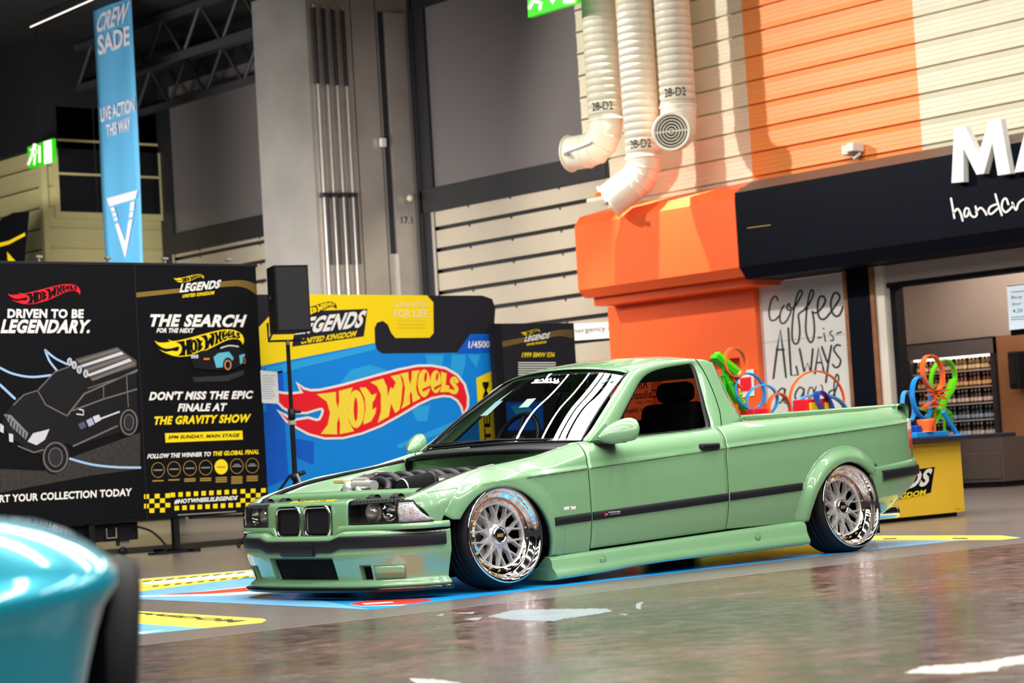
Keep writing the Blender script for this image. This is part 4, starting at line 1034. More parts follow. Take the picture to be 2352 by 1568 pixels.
for st, w, n in (([(362, 1180), (400, 880), (437, 650), (470, 900), (500, 1168)], 22, 0), ([(395, 868), (478, 868)], 20, 0), ([(525, 635), (540, 900), (556, 1150), (632, 1142), (612, 1052)], 22, 0), ([(648, 860), (698, 1110), (733, 1012), (768, 1112), (792, 862)], 22, 0),
                 ([(815, 1128), (855, 845), (912, 1100)], 22, 0), ([(838, 1010), (890, 1010)], 18, 0), ([(890, 838), (950, 1005)], 22, 0), ([(995, 825), (962, 1010), (935, 1222)], 22, 0), ([(1092, 822), (1050, 818), (1022, 870), (1060, 930), (1096, 985), (1078, 1045), (1040, 1062), (1008, 1030)], 20, 30),
                 ([(850, 740), (882, 735)], 16, 0), ([(914, 688), (930, 778)], 14, 0), ([(908, 636), (912, 640)], 15, 0), ([(1002, 662), (977, 688), (1016, 735), (1012, 768), (985, 766)], 14, 16), ([(1055, 692), (1102, 674)], 16, 0),
                 ([(492, 1318), (455, 1288), (410, 1340), (402, 1430), (440, 1445), (480, 1370), (490, 1290), (476, 1420), (500, 1452)], 17, 40), ([(692, 1302), (650, 1278), (605, 1340), (603, 1400), (640, 1412), (686, 1345), (697, 1290), (690, 1400), (688, 1480)], 17, 40),
                 ([(760, 1280), (738, 1340), (752, 1400), (800, 1350), (790, 1285), (765, 1280)], 13, 24), ([(830, 1270), (810, 1330), (840, 1385), (885, 1340), (900, 1280), (880, 1252)], 13, 24), ([(1012, 1308), (972, 1330), (965, 1390), (1000, 1392), (1045, 1300), (1075, 1180), (1052, 1138), (1024, 1250), (1036, 1392)], 17, 40)):
    mb.stroke(st, w, INK, c, n)
mb.box(bx-.0015, bx, 6.98, YBD, 1.845, 1.85, GREYL)
tag(obj('coffee_board', mb), 'white board with black hand lettering about coffee', 'sign board')
# posts right of the board
for nm, lab, x0, x1, y0_, y1_, m, z1 in (('timber_post', 'thin brown timber post between coffee board and navy pillar', 11.80, 11.95, 6.90, 6.97, WOOD, 2.56), ('navy_pillar', 'navy black pillar between two timber strips', 11.78, 12.0, 6.56, 6.90, NAVY, 2.56), ('timber_post', 'thin brown timber post right of the navy pillar', 11.77, 11.95, 6.50, 6.56, WOOD, 2.56), ('cream_post', 'cream trim post at the left of the kiosk opening', 11.80, 12.0, 6.38, 6.50, mat('cream_trim', '#d9d2c6', .5), 2.56), ('black_jamb', 'slim black door jamb beside the cream post', 11.9, 12.05, 6.31, 6.38, BLKM, 2.36)):
    mb = MB(); mb.box(x0, x1, y0_, y1_, 0, z1, m, .004); tag(obj(nm, mb), lab, 'post')
mb = MB(); mb.box(11.86, 12.05, -1.5, 6.38, 2.36, 2.56, mat('lintel_greige', '#b8aba2', .5), .004); mb.box(11.85, 12.05, -1.5, 6.38, 2.31, 2.36, BLKM); tag(obj('kiosk_lintel', mb), 'greige lintel panel above the kiosk opening, under the fascia', 'lintel')
# kiosk interior
WARM = mat('warm_wall_panel', '#b3a49a', .35, .3, noise=(.8, .1)); BRN = mat('brown_wall_panel', '#8d5f3e', .5, noise=(1.2, .15))
mb = MB(); mb.box(14.3, 14.4, -1.5, 8.6, 1.78, 3.0, WARM); mb.box(14.3, 14.4, -1.5, 6.79, 0, 1.78, BRN); mb.box(14.3, 14.4, 8.15, 8.6, 0, 1.78, BRN); mb.box(12.05, 14.4, 8.5, 8.6, 0, 3.0, WARM); mb.box(12.05, 14.4, -1.5, 8.6, 2.9, 3.0, WARM); mb.box(14.38, 14.4, 6.5, 8.0, 0, 1.8, BLKM)
struct('wall_kiosk', mb)
fr = thing('display_fridge', 'open drinks fridge full of bottles inside the kiosk', 'fridge', (14.3, 7.4, 0))
g = MB(); g.box(14.25, 14.95, 6.80, 6.86, .1, 1.76, DGREY); g.box(14.25, 14.95, 8.08, 8.14, .1, 1.76, DGREY); g.box(14.9, 14.95, 6.8, 8.14, .1, 1.76, BLKM); g.box(14.25, 14.95, 6.8, 8.14, .06, .56, DGREY); obj('cabinet', g, fr)
g = MB(); g.box(14.24, 14.95, 6.8, 8.14, 1.58, 1.76, mat('fridge_header', '#5b5657', .4)); g.box(14.25, 14.28, 6.8, 8.14, 1.74, 1.78, BLKM); obj('header', g, fr)
SHZ = [.60, .80, 1.00, 1.20, 1.40]
for z in SHZ: g = MB(); g.box(14.28, 14.9, 6.86, 8.08, z-.015, z, SILV); obj('shelf', g, fr)
g = MB(); g.box(14.30, 14.34, 6.88, 8.06, 1.56, 1.575, mat('fridge_tube', (1, .9, .75), .5, emit=(1, .86, .66), estr=6)); obj('light_tube', g, fr)
def bottle(z, body, cap, lab, grp, n, h):
    g = MB(); g.lathe([(0, 0), (.028, 0), (.030, .01), (.030, h*.5), (.026, h*.62), (.012, h*.76), (.011, h*.90)], body, 14); g.lathe([(.0125, h*.88), (.0135, h*.9), (.0135, h), (0, h)], cap, 12)
    g.lathe([(.0306, h*.16), (.0306, h*.42)], cap, 14)
    o = obj('bottle', g); tag(o, lab, 'bottle', grp); o.location = (14.33, 6.91, z)
    for k in range(1, n):
        c = o.copy(); COL.objects.link(c); c.location = (14.33+.012*((k*7) % 3), 6.91+k*(1.12/(n-1)), z)
BT = [('#1b1412', '#c9c2b8', 'dark bottle with pale grey cap on the lowest fridge shelf', 'drinks on the lowest shelf'), ('#101620', '#8fa0b4', 'dark bottle with bluish cap on the fridge shelf second from bottom', 'drinks on the second shelf'), ('#2a1512', '#d8c0b0', 'dark bottle with pinkish cap on the middle fridge shelf', 'drinks on the middle shelf'), ('#5a1a14', '#e0b070', 'red-brown bottle with gold cap on the fridge shelf second from top', 'drinks on the fourth shelf'), ('#6a4a22', '#f0d0a0', 'amber bottle with pale gold cap on the top fridge shelf', 'drinks on the top shelf')]
for z, (a, b, lab, grp) in zip(SHZ, BT): bottle(z, mat('bottle_'+a[1:], a, .15, coat=.6), mat('cap_'+b[1:], b, .3), lab, grp, 18, .165)
scn = thing('menu_screen', 'white menu screen with teal text hanging in the kiosk', 'screen', (13.2, 5.5, 2.0)); f = px_(13.0)
a, b = f(2313, 655), f(2440, 755); g = MB(); g.box(13.0, 13.05, b.y, a.y, b.z-.02, a.z, BLKG, .008); obj('casing', g, scn)
f = px_(12.994); c = crop(f, 5.6, 2180, 620); g = MB(); SCW = mat('screen_white', '#e4eef4', .3, emit='#dfeaf2', estr=.75); TEAL = mat('screen_teal', '#2f7d86', .5, emit='#2f7d86', estr=.3); SKY_ = mat('screen_sky', '#7fbfd2', .5, emit='#7fbfd2', estr=.3)
g.add([c(740, 215), c(1500, 120), c(1530, 690), c(775, 772)], [(0, 1, 2, 3)], SCW); f2 = crop(px_(12.992), 5.6, 2180, 620)
g.text('Buy two', TEAL, ((805, 385), (1130, 350), (1125, 295), (800, 335)), f2, .012); g.text('for only', TEAL, ((812, 470), (1150, 437), (1148, 380), (808, 422)), f2, .012); g.text('4.20', TEAL, ((818, 553), (945, 542), (943, 490), (815, 505)), f2, .012)
for y in (285, 610, 640): g.stroke([(800, y), (890, y-8)], 14, SKY_, f2); g.stroke([(900, y-9), (1100, y-28)], 14, SKY_, f2)
obj('display', g, scn)
for lab, q in (('small black socket plate on the brown wall below the menu screen', (2277, 787)), ('small black socket plate on the brown wall, middle of three', (2281, 833)), ('small black socket plate on the brown wall, lowest of three', (2284, 881))):
    p = hit(0, 14.29, *q); g = MB(); g.box(14.28, 14.30, p.y-.06, p.y+.06, p.z-.016, p.z+.016, BLKM, .003); tag(obj('wall_slot', g), lab, 'wall fitting')
a, b = hit(0, 14.1, 2312, 808), hit(0, 14.1, 2342, 892); g = MB(); g.box(14.1, 14.3, b.y, a.y, b.z, a.z, BLKM, .02); g.box(14.09, 14.11, b.y+.03, a.y-.03, b.z+.05, a.z-.05, BLKG, .01); tag(obj('wall_speaker', g), 'black wall box under the menu screen', 'wall unit')
cab = thing('base_cabinet', 'grey brown base cabinet on the kiosk floor behind the display table', 'cabinet', (13.6, 6.6, 0)); CBG = mat('cabinet_greige', '#574c48', .5)
g = MB(); g.box(13.55, 14.2, 6.25, 7.9, .06, .58, CBG, .006); obj('carcass', g, cab)
g = MB(); g.box(13.53, 13.55, 6.28, 6.85, .10, .40, CBG, .006); obj('door', g, cab); g = MB(); g.box(13.53, 13.55, 6.9, 7.8, .10, .40, CBG, .006); obj('door', g, cab); g = MB(); g.box(13.58, 14.2, 6.27, 7.88, 0, .06, BLKM); obj('plinth', g, cab)
# white call-point notice on the orange post
f = px_(11.785); g = MB(); g.add([f(1695, 852), f(1731, 847), f(1733, 908), f(1697, 913)], [(0, 1, 2, 3)], WHITE); f = px_(11.780); g.add([f(1699, 868), f(1725, 865), f(1726, 897), f(1700, 900)], [(0, 1, 2, 3)], RED)
f = px_(11.80); g.add([f(1695, 852), f(1731, 847), f(1733, 908), f(1697, 913)], [(0, 1, 2, 3)], WHITE); tag(obj('fire_notice', g), 'white notice with a red square on the orange post', 'notice')
# emergency exit strip sign on the shutter
f = px_(11.93); q = [f(1300, 745), f(1402, 738), f(1404, 776), f(1302, 783)]; g = MB(); g.prism(q, (.03, 0, 0), WHITE); f2 = px_(11.927)
g.text('Emergency exit', mat('sign_grey_text', '#55504c', .5), ((1302, 770), (1428, 760), (1427, 745), (1301, 755)), f2, .005); tag(obj('exit_notice', g), 'white strip sign reading emergency exit on the slatted shutter', 'sign')
# lamp box on the orange cladding
p = hit(0, 11.9, 1957, 345); g = MB(); g.box(11.82, 11.99, p.y-.0, p.y+.09, p.z-.05, p.z+.06, WHITE, .008); obj_ = thing('security_camera', 'small white twin lamp box on the orange cladding above the fascia', 'lamp', (11.9, p.y, p.z)); obj('housing', g, obj_)
g = MB(); g.box(11.78, 11.97, p.y-.12, p.y-.02, p.z-.03, p.z+.07, WHITE, .01); obj('housing', g, obj_); g = MB(); g.tube([(11.9, p.y-.02, p.z-.10), (11.9, p.y-.10, p.z-.06), (11.98, p.y-.05, p.z-.02)], .02, WHITE, 8); obj('bracket', g, obj_)
# ducts
DX = 11.22; DR = .210
def duct(nm, lab, cx, zstop, kind, textpx):
    c = hit(0, DX, *cx); t = thing('air_duct', lab, 'duct', (DX, c.y, zstop), 'cream spiral ducts'); g = MB(); prof = []; z = zstop
    while z < 7.6:
        prof += [(DR, z), (DR, z+.075), (DR+.0008, z+.0825), (DR, z+.09)]; z += .09
    g.lathe(prof, DUCT, 40, Matrix.Translation((DX, c.y, 0))); obj('riser', g, t)
    g = MB(); g.lathe([(DR+.001, zstop+.02), (DR+.012, zstop+.03), (DR+.012, zstop+.05), (DR+.001, zstop+.06)], DUCT, 40, Matrix.Translation((DX, c.y, 0)))
    tx = MB(); view = math.atan2(CP.y-c.y, CP.x-DX)
    tx.text('28-D2', BLACKP, ((0, 0), (1, 0), (1, 1), (0, 1)), lambda u, v: (DX+(DR+.008)*math.cos(view+(u-.62)*1.25), c.y+(DR+.008)*math.sin(view+(u-.62)*1.25), zstop+.14+v*.10), .006)
    obj('duct_marking', tx, t); obj('collar', g, t)
    R = .30
    if kind == 'cam': d = Vector((-.86, -.50, 0)).normalized()
    elif kind == 'left': d = Vector((-.22, 1, 0)).normalized()
    else: d = Vector((-.62, .80, 0)).normalized()
    arc = [Vector((DX, c.y, zstop))+d*(R*(1-math.cos(a)))+Vector((0, 0, -R*math.sin(a))) for a in [amax*i/4 for amax in ((PI/2,) if kind != 'down' else (PI/2*.72,)) for i in range(5)]]
    endd = (arc[-1]-arc[-2]).normalized() if kind == 'down' else d
    ext = {'left': .26, 'down': .34, 'cam': .10}[kind]
    path = [Vector((DX, c.y, zstop+.10)), Vector((DX, c.y, zstop+.03))]+arc+[arc[-1]+endd*ext]
    e = MB(); e.tube(path, DR, DUCT, 40, caps=False)
    for k in range(3, len(path)-1):                 # segment seams
        tg = (path[k+1]-path[k-1]).normalized(); a = tg.orthogonal().normalized(); b = tg.cross(a); e.tube([path[k]+a*(DR+.003)*math.cos(q*PI/16)+b*(DR+.003)*math.sin(q*PI/16) for q in range(32)], .006, DUCT, 5, closed=True)
    obj('elbow', e, t)
    a = endd.orthogonal().normalized(); b = endd.cross(a); E = path[-1]
    e = MB(); e.tube([E+a*(DR+.008)*math.cos(q*PI/20)+b*(DR+.008)*math.sin(q*PI/20) for q in range(40)], .014, DUCT, 6, closed=True); obj('flange', e, t)
    if kind == 'cam':
        e = MB(); bk = E+endd*.005-endd*.06; e.add([bk+a*(DR-.01)*math.cos(q*PI/20)+b*(DR-.01)*math.sin(q*PI/20) for q in range(40)], [tuple(range(40))], mat('duct_dark', (.06, .04, .035), .7))
        obj('throat', e, t); e = MB()
        for rr in (.03, .065, .10, .135, .17, .20): e.tube([E+a*rr*math.cos(q*PI/20)+b*rr*math.sin(q*PI/20) for q in range(40)], .007, DUCT, 6, closed=True)
        u = Vector((0, 0, 1)).cross(endd).normalized(); e.tube([E-u*DR, E+u*DR], .008, DUCT, 6); obj('round_grille', e, t)
    else:
        e = MB(); m_ = arc[2]; e.tube(smooth_line([E-endd*.12+Vector((-.0, 0, 0))+a*0+Vector((-DR-.01, 0, -.02)), m_+Vector((-DR-.015, 0, -.05)), arc[1]+Vector((-DR-.01, -.0, -.12))], 10), .012, GREYL, 6); e.box(E.x-DR-.03, E.x-DR+.02, E.y-.2, E.y-.14, E.z-.06, E.z-.02, GREYL, .005)
        obj('conduit_clip', e, t)
        if kind == 'down': e = MB(); e.box(E.x-DR-.035, E.x-DR+.01, E.y-.10, E.y-.02, E.z+.06, E.z+.11, ORNG, .006); obj('orange_tag', e, t)
z1 = hit(0, DX, 1385, 285).z; z2 = hit(0, DX, 1470, 372).z; z3 = hit(0, DX, 1550, 255).z
duct('a', 'left cream ventilation duct, its elbow pointing left', (1383, 150), z1, 'left', None)
duct('b', 'middle cream ventilation duct, its elbow turning down over the hood', (1465, 150), z2, 'down', None)
duct('c', 'right cream ventilation duct ending in a round grille facing out', (1552, 150), z3, 'cam', None)
# pipes on the column
for k, pxx in enumerate((742, 764, 786, 808)):
    p = hit(1, CY_-.05, pxx, 400); lab = ('first', 'second', 'third', 'fourth')[k]+' from the left of four steel conduits on the silver column'
    t = thing('conduit', lab, 'pipe', (p.x, CY_-.05, 0), 'conduits on the column'); g = MB(); g.tube([(p.x, CY_-.05, 0), (p.x, CY_-.05, 7.0)], .022, SILC, 10); obj('pipe', g, t)
    zc = hit(1, CY_-.05, pxx, 448).z; g = MB(); g.box(p.x-.05, p.x+.05, CY_-.10, CY_, zc-.03, zc+.03, DGREY, .008); g.tube([(p.x+.04, CY_-.06, zc), (p.x+.04, CY_-.06, zc-.95)], .022, DGREY, 8); obj('clamp', g, t)
    g = MB(); g.tube([(p.x-.01, CY_-.055, 6.95), (p.x-.01, CY_-.055, 5.9)], .030, DGREY, 8); obj('sleeve', g, t)
p = hit(1, CY_-.06, 881, 327); g = MB(); g.box(p.x-.05, p.x+.03, CY_-.09, CY_-.02, p.z-.06, p.z+.06, WHITE, .008); tag(obj('wall_sensor', g), 'small white sensor box on the silver column', 'sensor')
p = hit(1, CY_-.12, 941, 455); g = MB(); g.ball((p.x, CY_-.13, p.z), .05, mat('sensor_cream', '#cfc6ae', .4), 10); tag(obj('dome_sensor', g), 'small cream dome sensor at the right edge of the column', 'sensor')
# green exit signs
GRN = mat('exit_green', '#2fbf12', .4, emit='#22b80c', estr=.75); GWH = mat('exit_white', '#f3f0dc', .4, emit='#f3f0dc', estr=.9)
s_ = thing('exit_sign', 'lit green running man exit sign at the far left', 'exit sign', tuple(hit(0, 9.2, 92, 330))); f = px_(9.2); q = [f(63, 338), f(120, 318), f(121, 372), f(66, 387)]
g = MB(); g.prism(q, (.06, 0, 0), GRN); obj('sign_face', g, s_); f = px_(9.197); c = crop(f, 2.614, 0, 0); g = MB()
g.stroke([(205, 868), (200, 900), (185, 950), (170, 985)], 14, GWH, c); g.stroke([(195, 915), (210, 935), (205, 985)], 12, GWH, c); g.stroke([(182, 900), (215, 890), (218, 920)], 9, GWH, c); g.stroke([(212, 872), (212, 873)], 20, GWH, c); g.stroke([(236, 880), (238, 970)], 14, GWH, c); g.add([c(262, 850), c(308, 838), c(312, 975), c(266, 985)], [(0, 1, 2, 3)], GWH); obj('pictogram', g, s_)
g = MB(); tp = f(92, 320); g.tube([(tp.x+.03, tp.y, tp.z), (tp.x+.03, tp.y, 7.7)], .012, BLKM, 6); g.prism([f(60, 336), f(124, 313), f(125, 376), f(63, 392)], (.02, 0, 0), BLKM) if False else None; obj('hanger', g, s_)
s_ = thing('exit_sign', 'lit green exit sign hanging at the top left of the ducts', 'exit sign', tuple(hit(0, 10.6, 1268, 0))); f = px_(10.6); q = [f(1210, -40), f(1324, -72), f(1324, 6), f(1213, 40)]
g = MB(); g.prism(q, (.07, 0, 0), GRN); obj('sign_face', g, s_); c = crop(px_(10.597), 2.24, 600, 0); g = MB(); g.stroke([(1395, -60), (1400, 0), (1380, 40)], 16, GWH, c); g.stroke([(1405, 5), (1440, 15), (1432, 45)], 16, GWH, c); g.add([c(1480, -10), c(1520, -18), c(1500, 22)], [(0, 1, 2)], GWH); g.add([c(1550, -40), c(1605, -52), c(1608, 8), c(1555, 20)], [(0, 1, 2, 3)], GWH); obj('pictogram', g, s_)
g = MB(); tp = f(1268, -55); g.tube([(tp.x+.03, tp.y, tp.z), (tp.x+.03, tp.y, 7.7)], .014, BLKM, 6); obj('hanger', g, s_)
# fluorescent tube
a, b = hit(0, 8.6, 70, 62), hit(0, 8.6, 215, -2); t = thing('strip_light', 'white fluorescent tube under the dark roof at the far left', 'lamp', tuple((a+b)/2)); g = MB(); g.tube([a, b], .010, mat('lit_tube', (1, .95, .85), .5, emit=(1, .93, .8), estr=1.3), 8); obj('tube', g, t); g = MB(); g.tube([a+Vector((.02, 0, .04)), b+Vector((.02, 0, .04))], .03, DGREY, 6); g.tube([(a+b)/2+Vector((.02, 0, .04)), ((a+b)/2).xy.to_3d()+Vector((.02, 0, 7.7))], .012, DGREY, 6); obj('batten', g, t)
# ------------------------------------------------------------------ display wall, posters and boards
LOGO_RED = [(215, 300), (270, 350), (350, 370), (450, 365), (700, 310), (1000, 225), (1300, 145), (1500, 105), (1650, 103), (1800, 130), (1920, 200), (2000, 300), (2035, 430), (2032, 530), (2000, 600), (1985, 530), (1940, 460), (1870, 415), (1780, 405), (1650, 430), (1500, 500), (1300, 620), (1100, 730), (900, 810), (700, 860), (500, 865), (330, 820), (200, 750), (90, 680), (10, 595), (80, 645), (160, 690), (320, 665), (410, 690), (450, 680), (480, 620), (490, 570), (470, 545), (430, 550), (300, 590), (160, 590), (60, 540), (-30, 450), (-100, 330), (-10, 388), (60, 400), (150, 402), (270, 388)]
LOGO_LET = [[(410, 400), (620, 375), (620, 470), (640, 555), (655, 470), (650, 365), (800, 325), (760, 450), (740, 560), (760, 700), (815, 800), (660, 832), (665, 720), (650, 640), (630, 720), (632, 835), (455, 828), (530, 730), (555, 600), (520, 480)],
            [(875, 330), (940, 325), (985, 380), (1005, 410), (1060, 390), (1040, 450), (1015, 490), (1012, 570), (1055, 540), (1045, 610), (1000, 690), (920, 730), (915, 700), (940, 560), (930, 440)],
            [(990, 270), (1130, 230), (1170, 320), (1180, 425), (1208, 325), (1240, 340), (1265, 270), (1210, 205), (1310, 185), (1340, 290), (1325, 470), (1305, 570), (1260, 605), (1215, 500), (1190, 640), (1070, 708), (1105, 590), (1105, 400), (1060, 310)],
            [(1310, 180), (1400, 160), (1405, 240), (1425, 290), (1435, 240), (1440, 150), (1525, 140), (1500, 200), (1485, 330), (1500, 400), (1535, 445), (1450, 490), (1440, 400), (1430, 365), (1415, 410), (1420, 505), (1325, 560), (1350, 480), (1365, 330), (1345, 230)],
            [(1755, 155), (1815, 175), (1805, 300), (1845, 310), (1845, 375), (1745, 378), (1760, 290)]]
LOGO_BOX = (-100, 103, 2035, 865)
def ell(cx, cy, rx, ry, n=28, rot=0):
    return [(cx+rx*math.cos(2*PI*i/n)*math.cos(rot)-ry*math.sin(2*PI*i/n)*math.sin(rot), cy+rx*math.cos(2*PI*i/n)*math.sin(rot)+ry*math.sin(2*PI*i/n)*math.cos(rot)) for i in range(n)]
def flame(mb, fn, m_body, m_let, m_edge=None, step=None):
    """the flame lettering badge; fn(x, y, layer) maps the drawing space to the board"""
    L = lambda k: (lambda x, y: fn(x, y, k))
    if m_edge:
        n = len(LOGO_RED); out = []
        area2 = sum(LOGO_RED[i][0]*LOGO_RED[(i+1) % n][1]-LOGO_RED[(i+1) % n][0]*LOGO_RED[i][1] for i in range(n)); sg = 1 if area2 > 0 else -1
        for i in range(n):
            (ax, ay), (x, y), (bx, by) = LOGO_RED[i-1], LOGO_RED[i], LOGO_RED[(i+1) % n]
            n1 = Vector((ay-y, x-ax)).normalized() if True else 0; n2 = Vector((y-by, bx-x)).normalized()
            v = (n1+n2); v = v.normalized() if v.length > .2 else Vector((x-(ax+bx)/2, y-(ay+by)/2)).normalized()*(-sg)
            k = min(1.9, 1/max(.45, v.dot(n1) if v.dot(n1) > 0 else .45))
            out.append((x-v.x*26*sg*k, y-v.y*26*sg*k))
        mb.poly([fn(x, y, 0) for x, y in out], m_edge)
    mb.poly([fn(x, y, 1) for x, y in LOGO_RED], m_body)
    for p in LOGO_LET: mb.poly([fn(x, y, 2) for x, y in p], m_let)
    mb.poly([fn(x, y, 2) for x, y in ell(835, 560, 92, 205)], m_let, holes=[[fn(x, y, 2) for x, y in ell(833, 565, 22, 130)]])
    for cx, cy, rx, ry, hx, hy, hr, hq in ((1572, 282, 68, 150, 1588, 215, 15, 55), (1698, 265, 58, 123, 1712, 212, 13, 45)):
        mb.poly([fn(x, y, 2) for x, y in ell(cx, cy, rx, ry)], m_let, holes=[[fn(x, y, 2) for x, y in ell(hx, hy, hr, hq, 16, .12)]])
        mb.poly([fn(cx+a, cy+b, 3) for a, b in ((-20, 62), (rx+4, 20), (rx+4, 44), (-14, 92))], m_body)
    mb.stroke([(1925, 262), (1895, 228), (1872, 262), (1900, 305), (1922, 345), (1905, 380), (1862, 366)], 42, m_let, L(2), 24)
def quadmap(quad, box=LOGO_BOX):
    (bl, br, tr, tl) = quad; x0, y0, x1, y1 = box
    def q(x, y):
        u = (x-x0)/(x1-x0); v = (y1-y)/(y1-y0)
        return ((1-v)*((1-u)*bl[0]+u*br[0])+v*((1-u)*tl[0]+u*tr[0]), (1-v)*((1-u)*bl[1]+u*br[1])+v*((1-u)*tl[1]+u*tr[1]))
    return q
class Board:
    """flat printing on a plane y = y0, drawn in a photo crop's coordinates; every layer lies a hair in front of the last"""
    def __init__(s, y0, sc, ox, oy): s.y0, s.sc, s.ox, s.oy = y0, sc, ox, oy; s.fs = {}
    def fn(s, k=1):
        if k not in s.fs: s.fs[k] = crop(py_(s.y0-.0016*k), s.sc, s.ox, s.oy)
        return s.fs[k]
    def P(s, pts, k=1): f = s.fn(k); return [f(x, y) for x, y in pts]
    def logo(s, mb, quad, a, b, e=None, k=2):
        q = quadmap(quad); flame(mb, lambda x, y, l: s.fn(k+l)(*q(x, y)), a, b, e)
PY = 8.0
B4 = Board(PY-.03, 2.375, 0, 580)
f8 = py_(PY-.03)
a, b = f8(308, 611), f8(587, 613); z0, z1 = f8(330, 1194).z, f8(450, 612).z
wall = thing('display_wall', 'black display wall of two printed panels left of the blue card, lettering in white and yellow', 'display wall', (2.4, PY, 0))
xs, xl, xr = a.x, a.x-1.85, b.x
mb = MB(); mb.box(xl, xs-.004, PY-.03, PY+.05, z0, z1, BLACKP)
T = lambda body, m, q, bold=.05, sh=.0, k=2, bd=B4, M=None: (M or mb).text(body, m, q, bd.fn(k), bold, sh)
B4.logo(mb, ((42, 290), (440, 262), (436, 166), (40, 196)), RED, BLACKP)
T('DRIVEN TO BE', WHITE, ((40, 357), (455, 358), (458, 308), (42, 306)), .045); T('LEGENDARY.', WHITE, ((2, 440), (488, 440), (498, 366), (8, 363)), .055, .2)
T('START YOUR COLLECTION TODAY', WHITE, ((-92, 1368), (718, 1326), (720, 1284), (-92, 1326)), .035)
T('(c) 2024', GREYP, ((650, 1438), (738, 1432), (738, 1424), (650, 1430)), 0)
# drawn off-road car on the left panel
SUVB = mat('print_car_black', '#0c0d11', .4); SUVG = mat('print_car_grey', '#6f6763', .45); SUVL = mat('print_car_light', '#c9cbd3', .45); ROAD = mat('print_road', '#2a2624', .6, noise=(30, .5))
mb.poly(B4.P([(0, 1180), (240, 1190), (380, 1120), (765, 980), (765, 1180), (500, 1215), (0, 1310)], 2), ROAD)
mb.poly(B4.P([(25, 885), (90, 795), (200, 745), (310, 640), (390, 610), (440, 570), (640, 515), (742, 580), (748, 860), (740, 960), (640, 985), (400, 1060), (360, 1040), (240, 1110), (150, 1070), (60, 1010), (10, 940)], 3), SUVB)
for pts, w, m in (([(0, 628), (70, 660), (170, 678), (280, 668)], 12, LBLUE), ([(245, 530), (270, 590), (308, 640)], 11, LBLUE), ([(245, 530), (300, 575), (365, 608)], 11, LBLUE), ([(0, 720), (80, 795)], 13, LBLUE), ([(370, 1120), (500, 1155), (640, 1170), (765, 1172)], 12, LBLUE)): mb.stroke(pts, w, m, B4.fn(3), 16)
for i in range(5):
    t = i/4; mb.add(B4.P([(420+t*75, 590+t*100), (430+t*75, 600+t*100), (655+t*88, 535+t*75), (640+t*88, 520+t*75)], 5), [(0, 1, 2, 3)], SUVL if i % 2 else SUVG)
mb.poly(B4.P([(410, 580), (640, 515), (745, 590), (745, 620), (500, 695)], 4), mat('print_rack', '#4a4543', .45))
for (x, y) in ((380, 595), (405, 613), (432, 638), (468, 660)): mb.poly(B4.P(ell(x, y, 14, 22), 6), SUVL); mb.poly(B4.P(ell(x, y, 8, 15), 7), mat('print_lamp', '#8d909c', .4))
for pts, w, m in (([(75, 830), (130, 775), (205, 752), (250, 830), (365, 890)], 7, SUVG), ([(205, 752), (300, 650), (378, 622)], 6, SUVG), ([(365, 890), (460, 770), (748, 640)], 9, SUVG), ([(400, 860), (560, 800), (745, 745)], 8, SUVG), ([(400, 1055), (640, 945)], 9, SUVG), ([(480, 740), (745, 650)], 5, SUVG), ([(550, 905), (650, 868)], 9, SUVL), ([(100, 1055), (185, 1090), (235, 1075)], 8, SUVG), ([(565, 720), (565, 800)], 5, SUVG), ([(690, 670), (700, 840)], 5, SUVG), ([(420, 850), (455, 860), (455, 885), (420, 880)], 8, SUVL)): mb.stroke(pts, w, m, B4.fn(6))
mb.poly(B4.P([(20, 880), (60, 885), (155, 985), (140, 1020), (60, 950)], 6), mat('print_grille', '#7d7f8a', .4))
for i in range(7): mb.stroke([(40+i*16, 890+i*15), (32+i*17, 925+i*14)], 6, SUVB, B4.fn(7))
mb.poly(B4.P([(180, 985), (270, 962), (245, 1020), (200, 1050), (150, 1030)], 6), SUVL); mb.poly(B4.P([(0, 930), (20, 945), (20, 985), (0, 975)], 6), SUVL); mb.poly(B4.P([(48, 985), (72, 990), (72, 1035), (50, 1030)], 6), SUVL)
mb.poly(B4.P([(470, 915), (500, 900), (515, 935), (485, 950)], 6), mat('print_lilac', '#a9abc4', .45)); mb.poly(B4.P([(505, 895), (540, 882), (552, 912), (520, 930)], 6), SUVL); mb.poly(B4.P([(425, 935), (460, 920), (470, 950), (440, 965)], 6), mat('print_slate', '#4c5570', .45))
for (x, y, rx, ry) in ((303, 1115, 75, 92), (703, 925, 52, 78)):
    mb.poly(B4.P(ell(x, y, rx, ry, 36, .3), 5), SUVB); mb.ring((x, y), rx*.86, 8, SUVG, B4.fn(6), 36, ry*.86); mb.poly(B4.P(ell(x, y, rx*.5, ry*.55, 24, .3), 6), mat('print_hub', '#26272c', .4)); mb.ring((x, y), rx*.5, 5, SUVG, B4.fn(7), 28, ry*.55)
panel_l = obj('panel', mb, wall)
mb = MB(); mb.box(xs+.004, xr, PY-.03, PY+.05, z0, z1, BLACKP)
def legends(M, bd, qw, qk, qf, mf, mt, mk, k=2, backs=None):
    if backs: M.poly(bd.P(backs, k), GREYP)
    M.text('LEGENDS', mt, qw, bd.fn(k+2), .07, .18); M.text('UNITED KINGDOM', mk, qk, bd.fn(k+2), .06, .2)
    if qf: bd.logo(M, qf, mf, BLACKP, None, k+2)
for i in range(8):
    o = i*4.2; mb.stroke([(738, 220+o*.8), (860, 208+o*.75), (985, 196+o*.7)], 1.8, GOLDP, B4.fn(1), 12); mb.stroke([(1195, 162+o*.85), (1290, 152+o), (1350, 158+o*1.25), (1400, 175+o*1.75)], 1.8, GOLDP, B4.fn(1), 14)
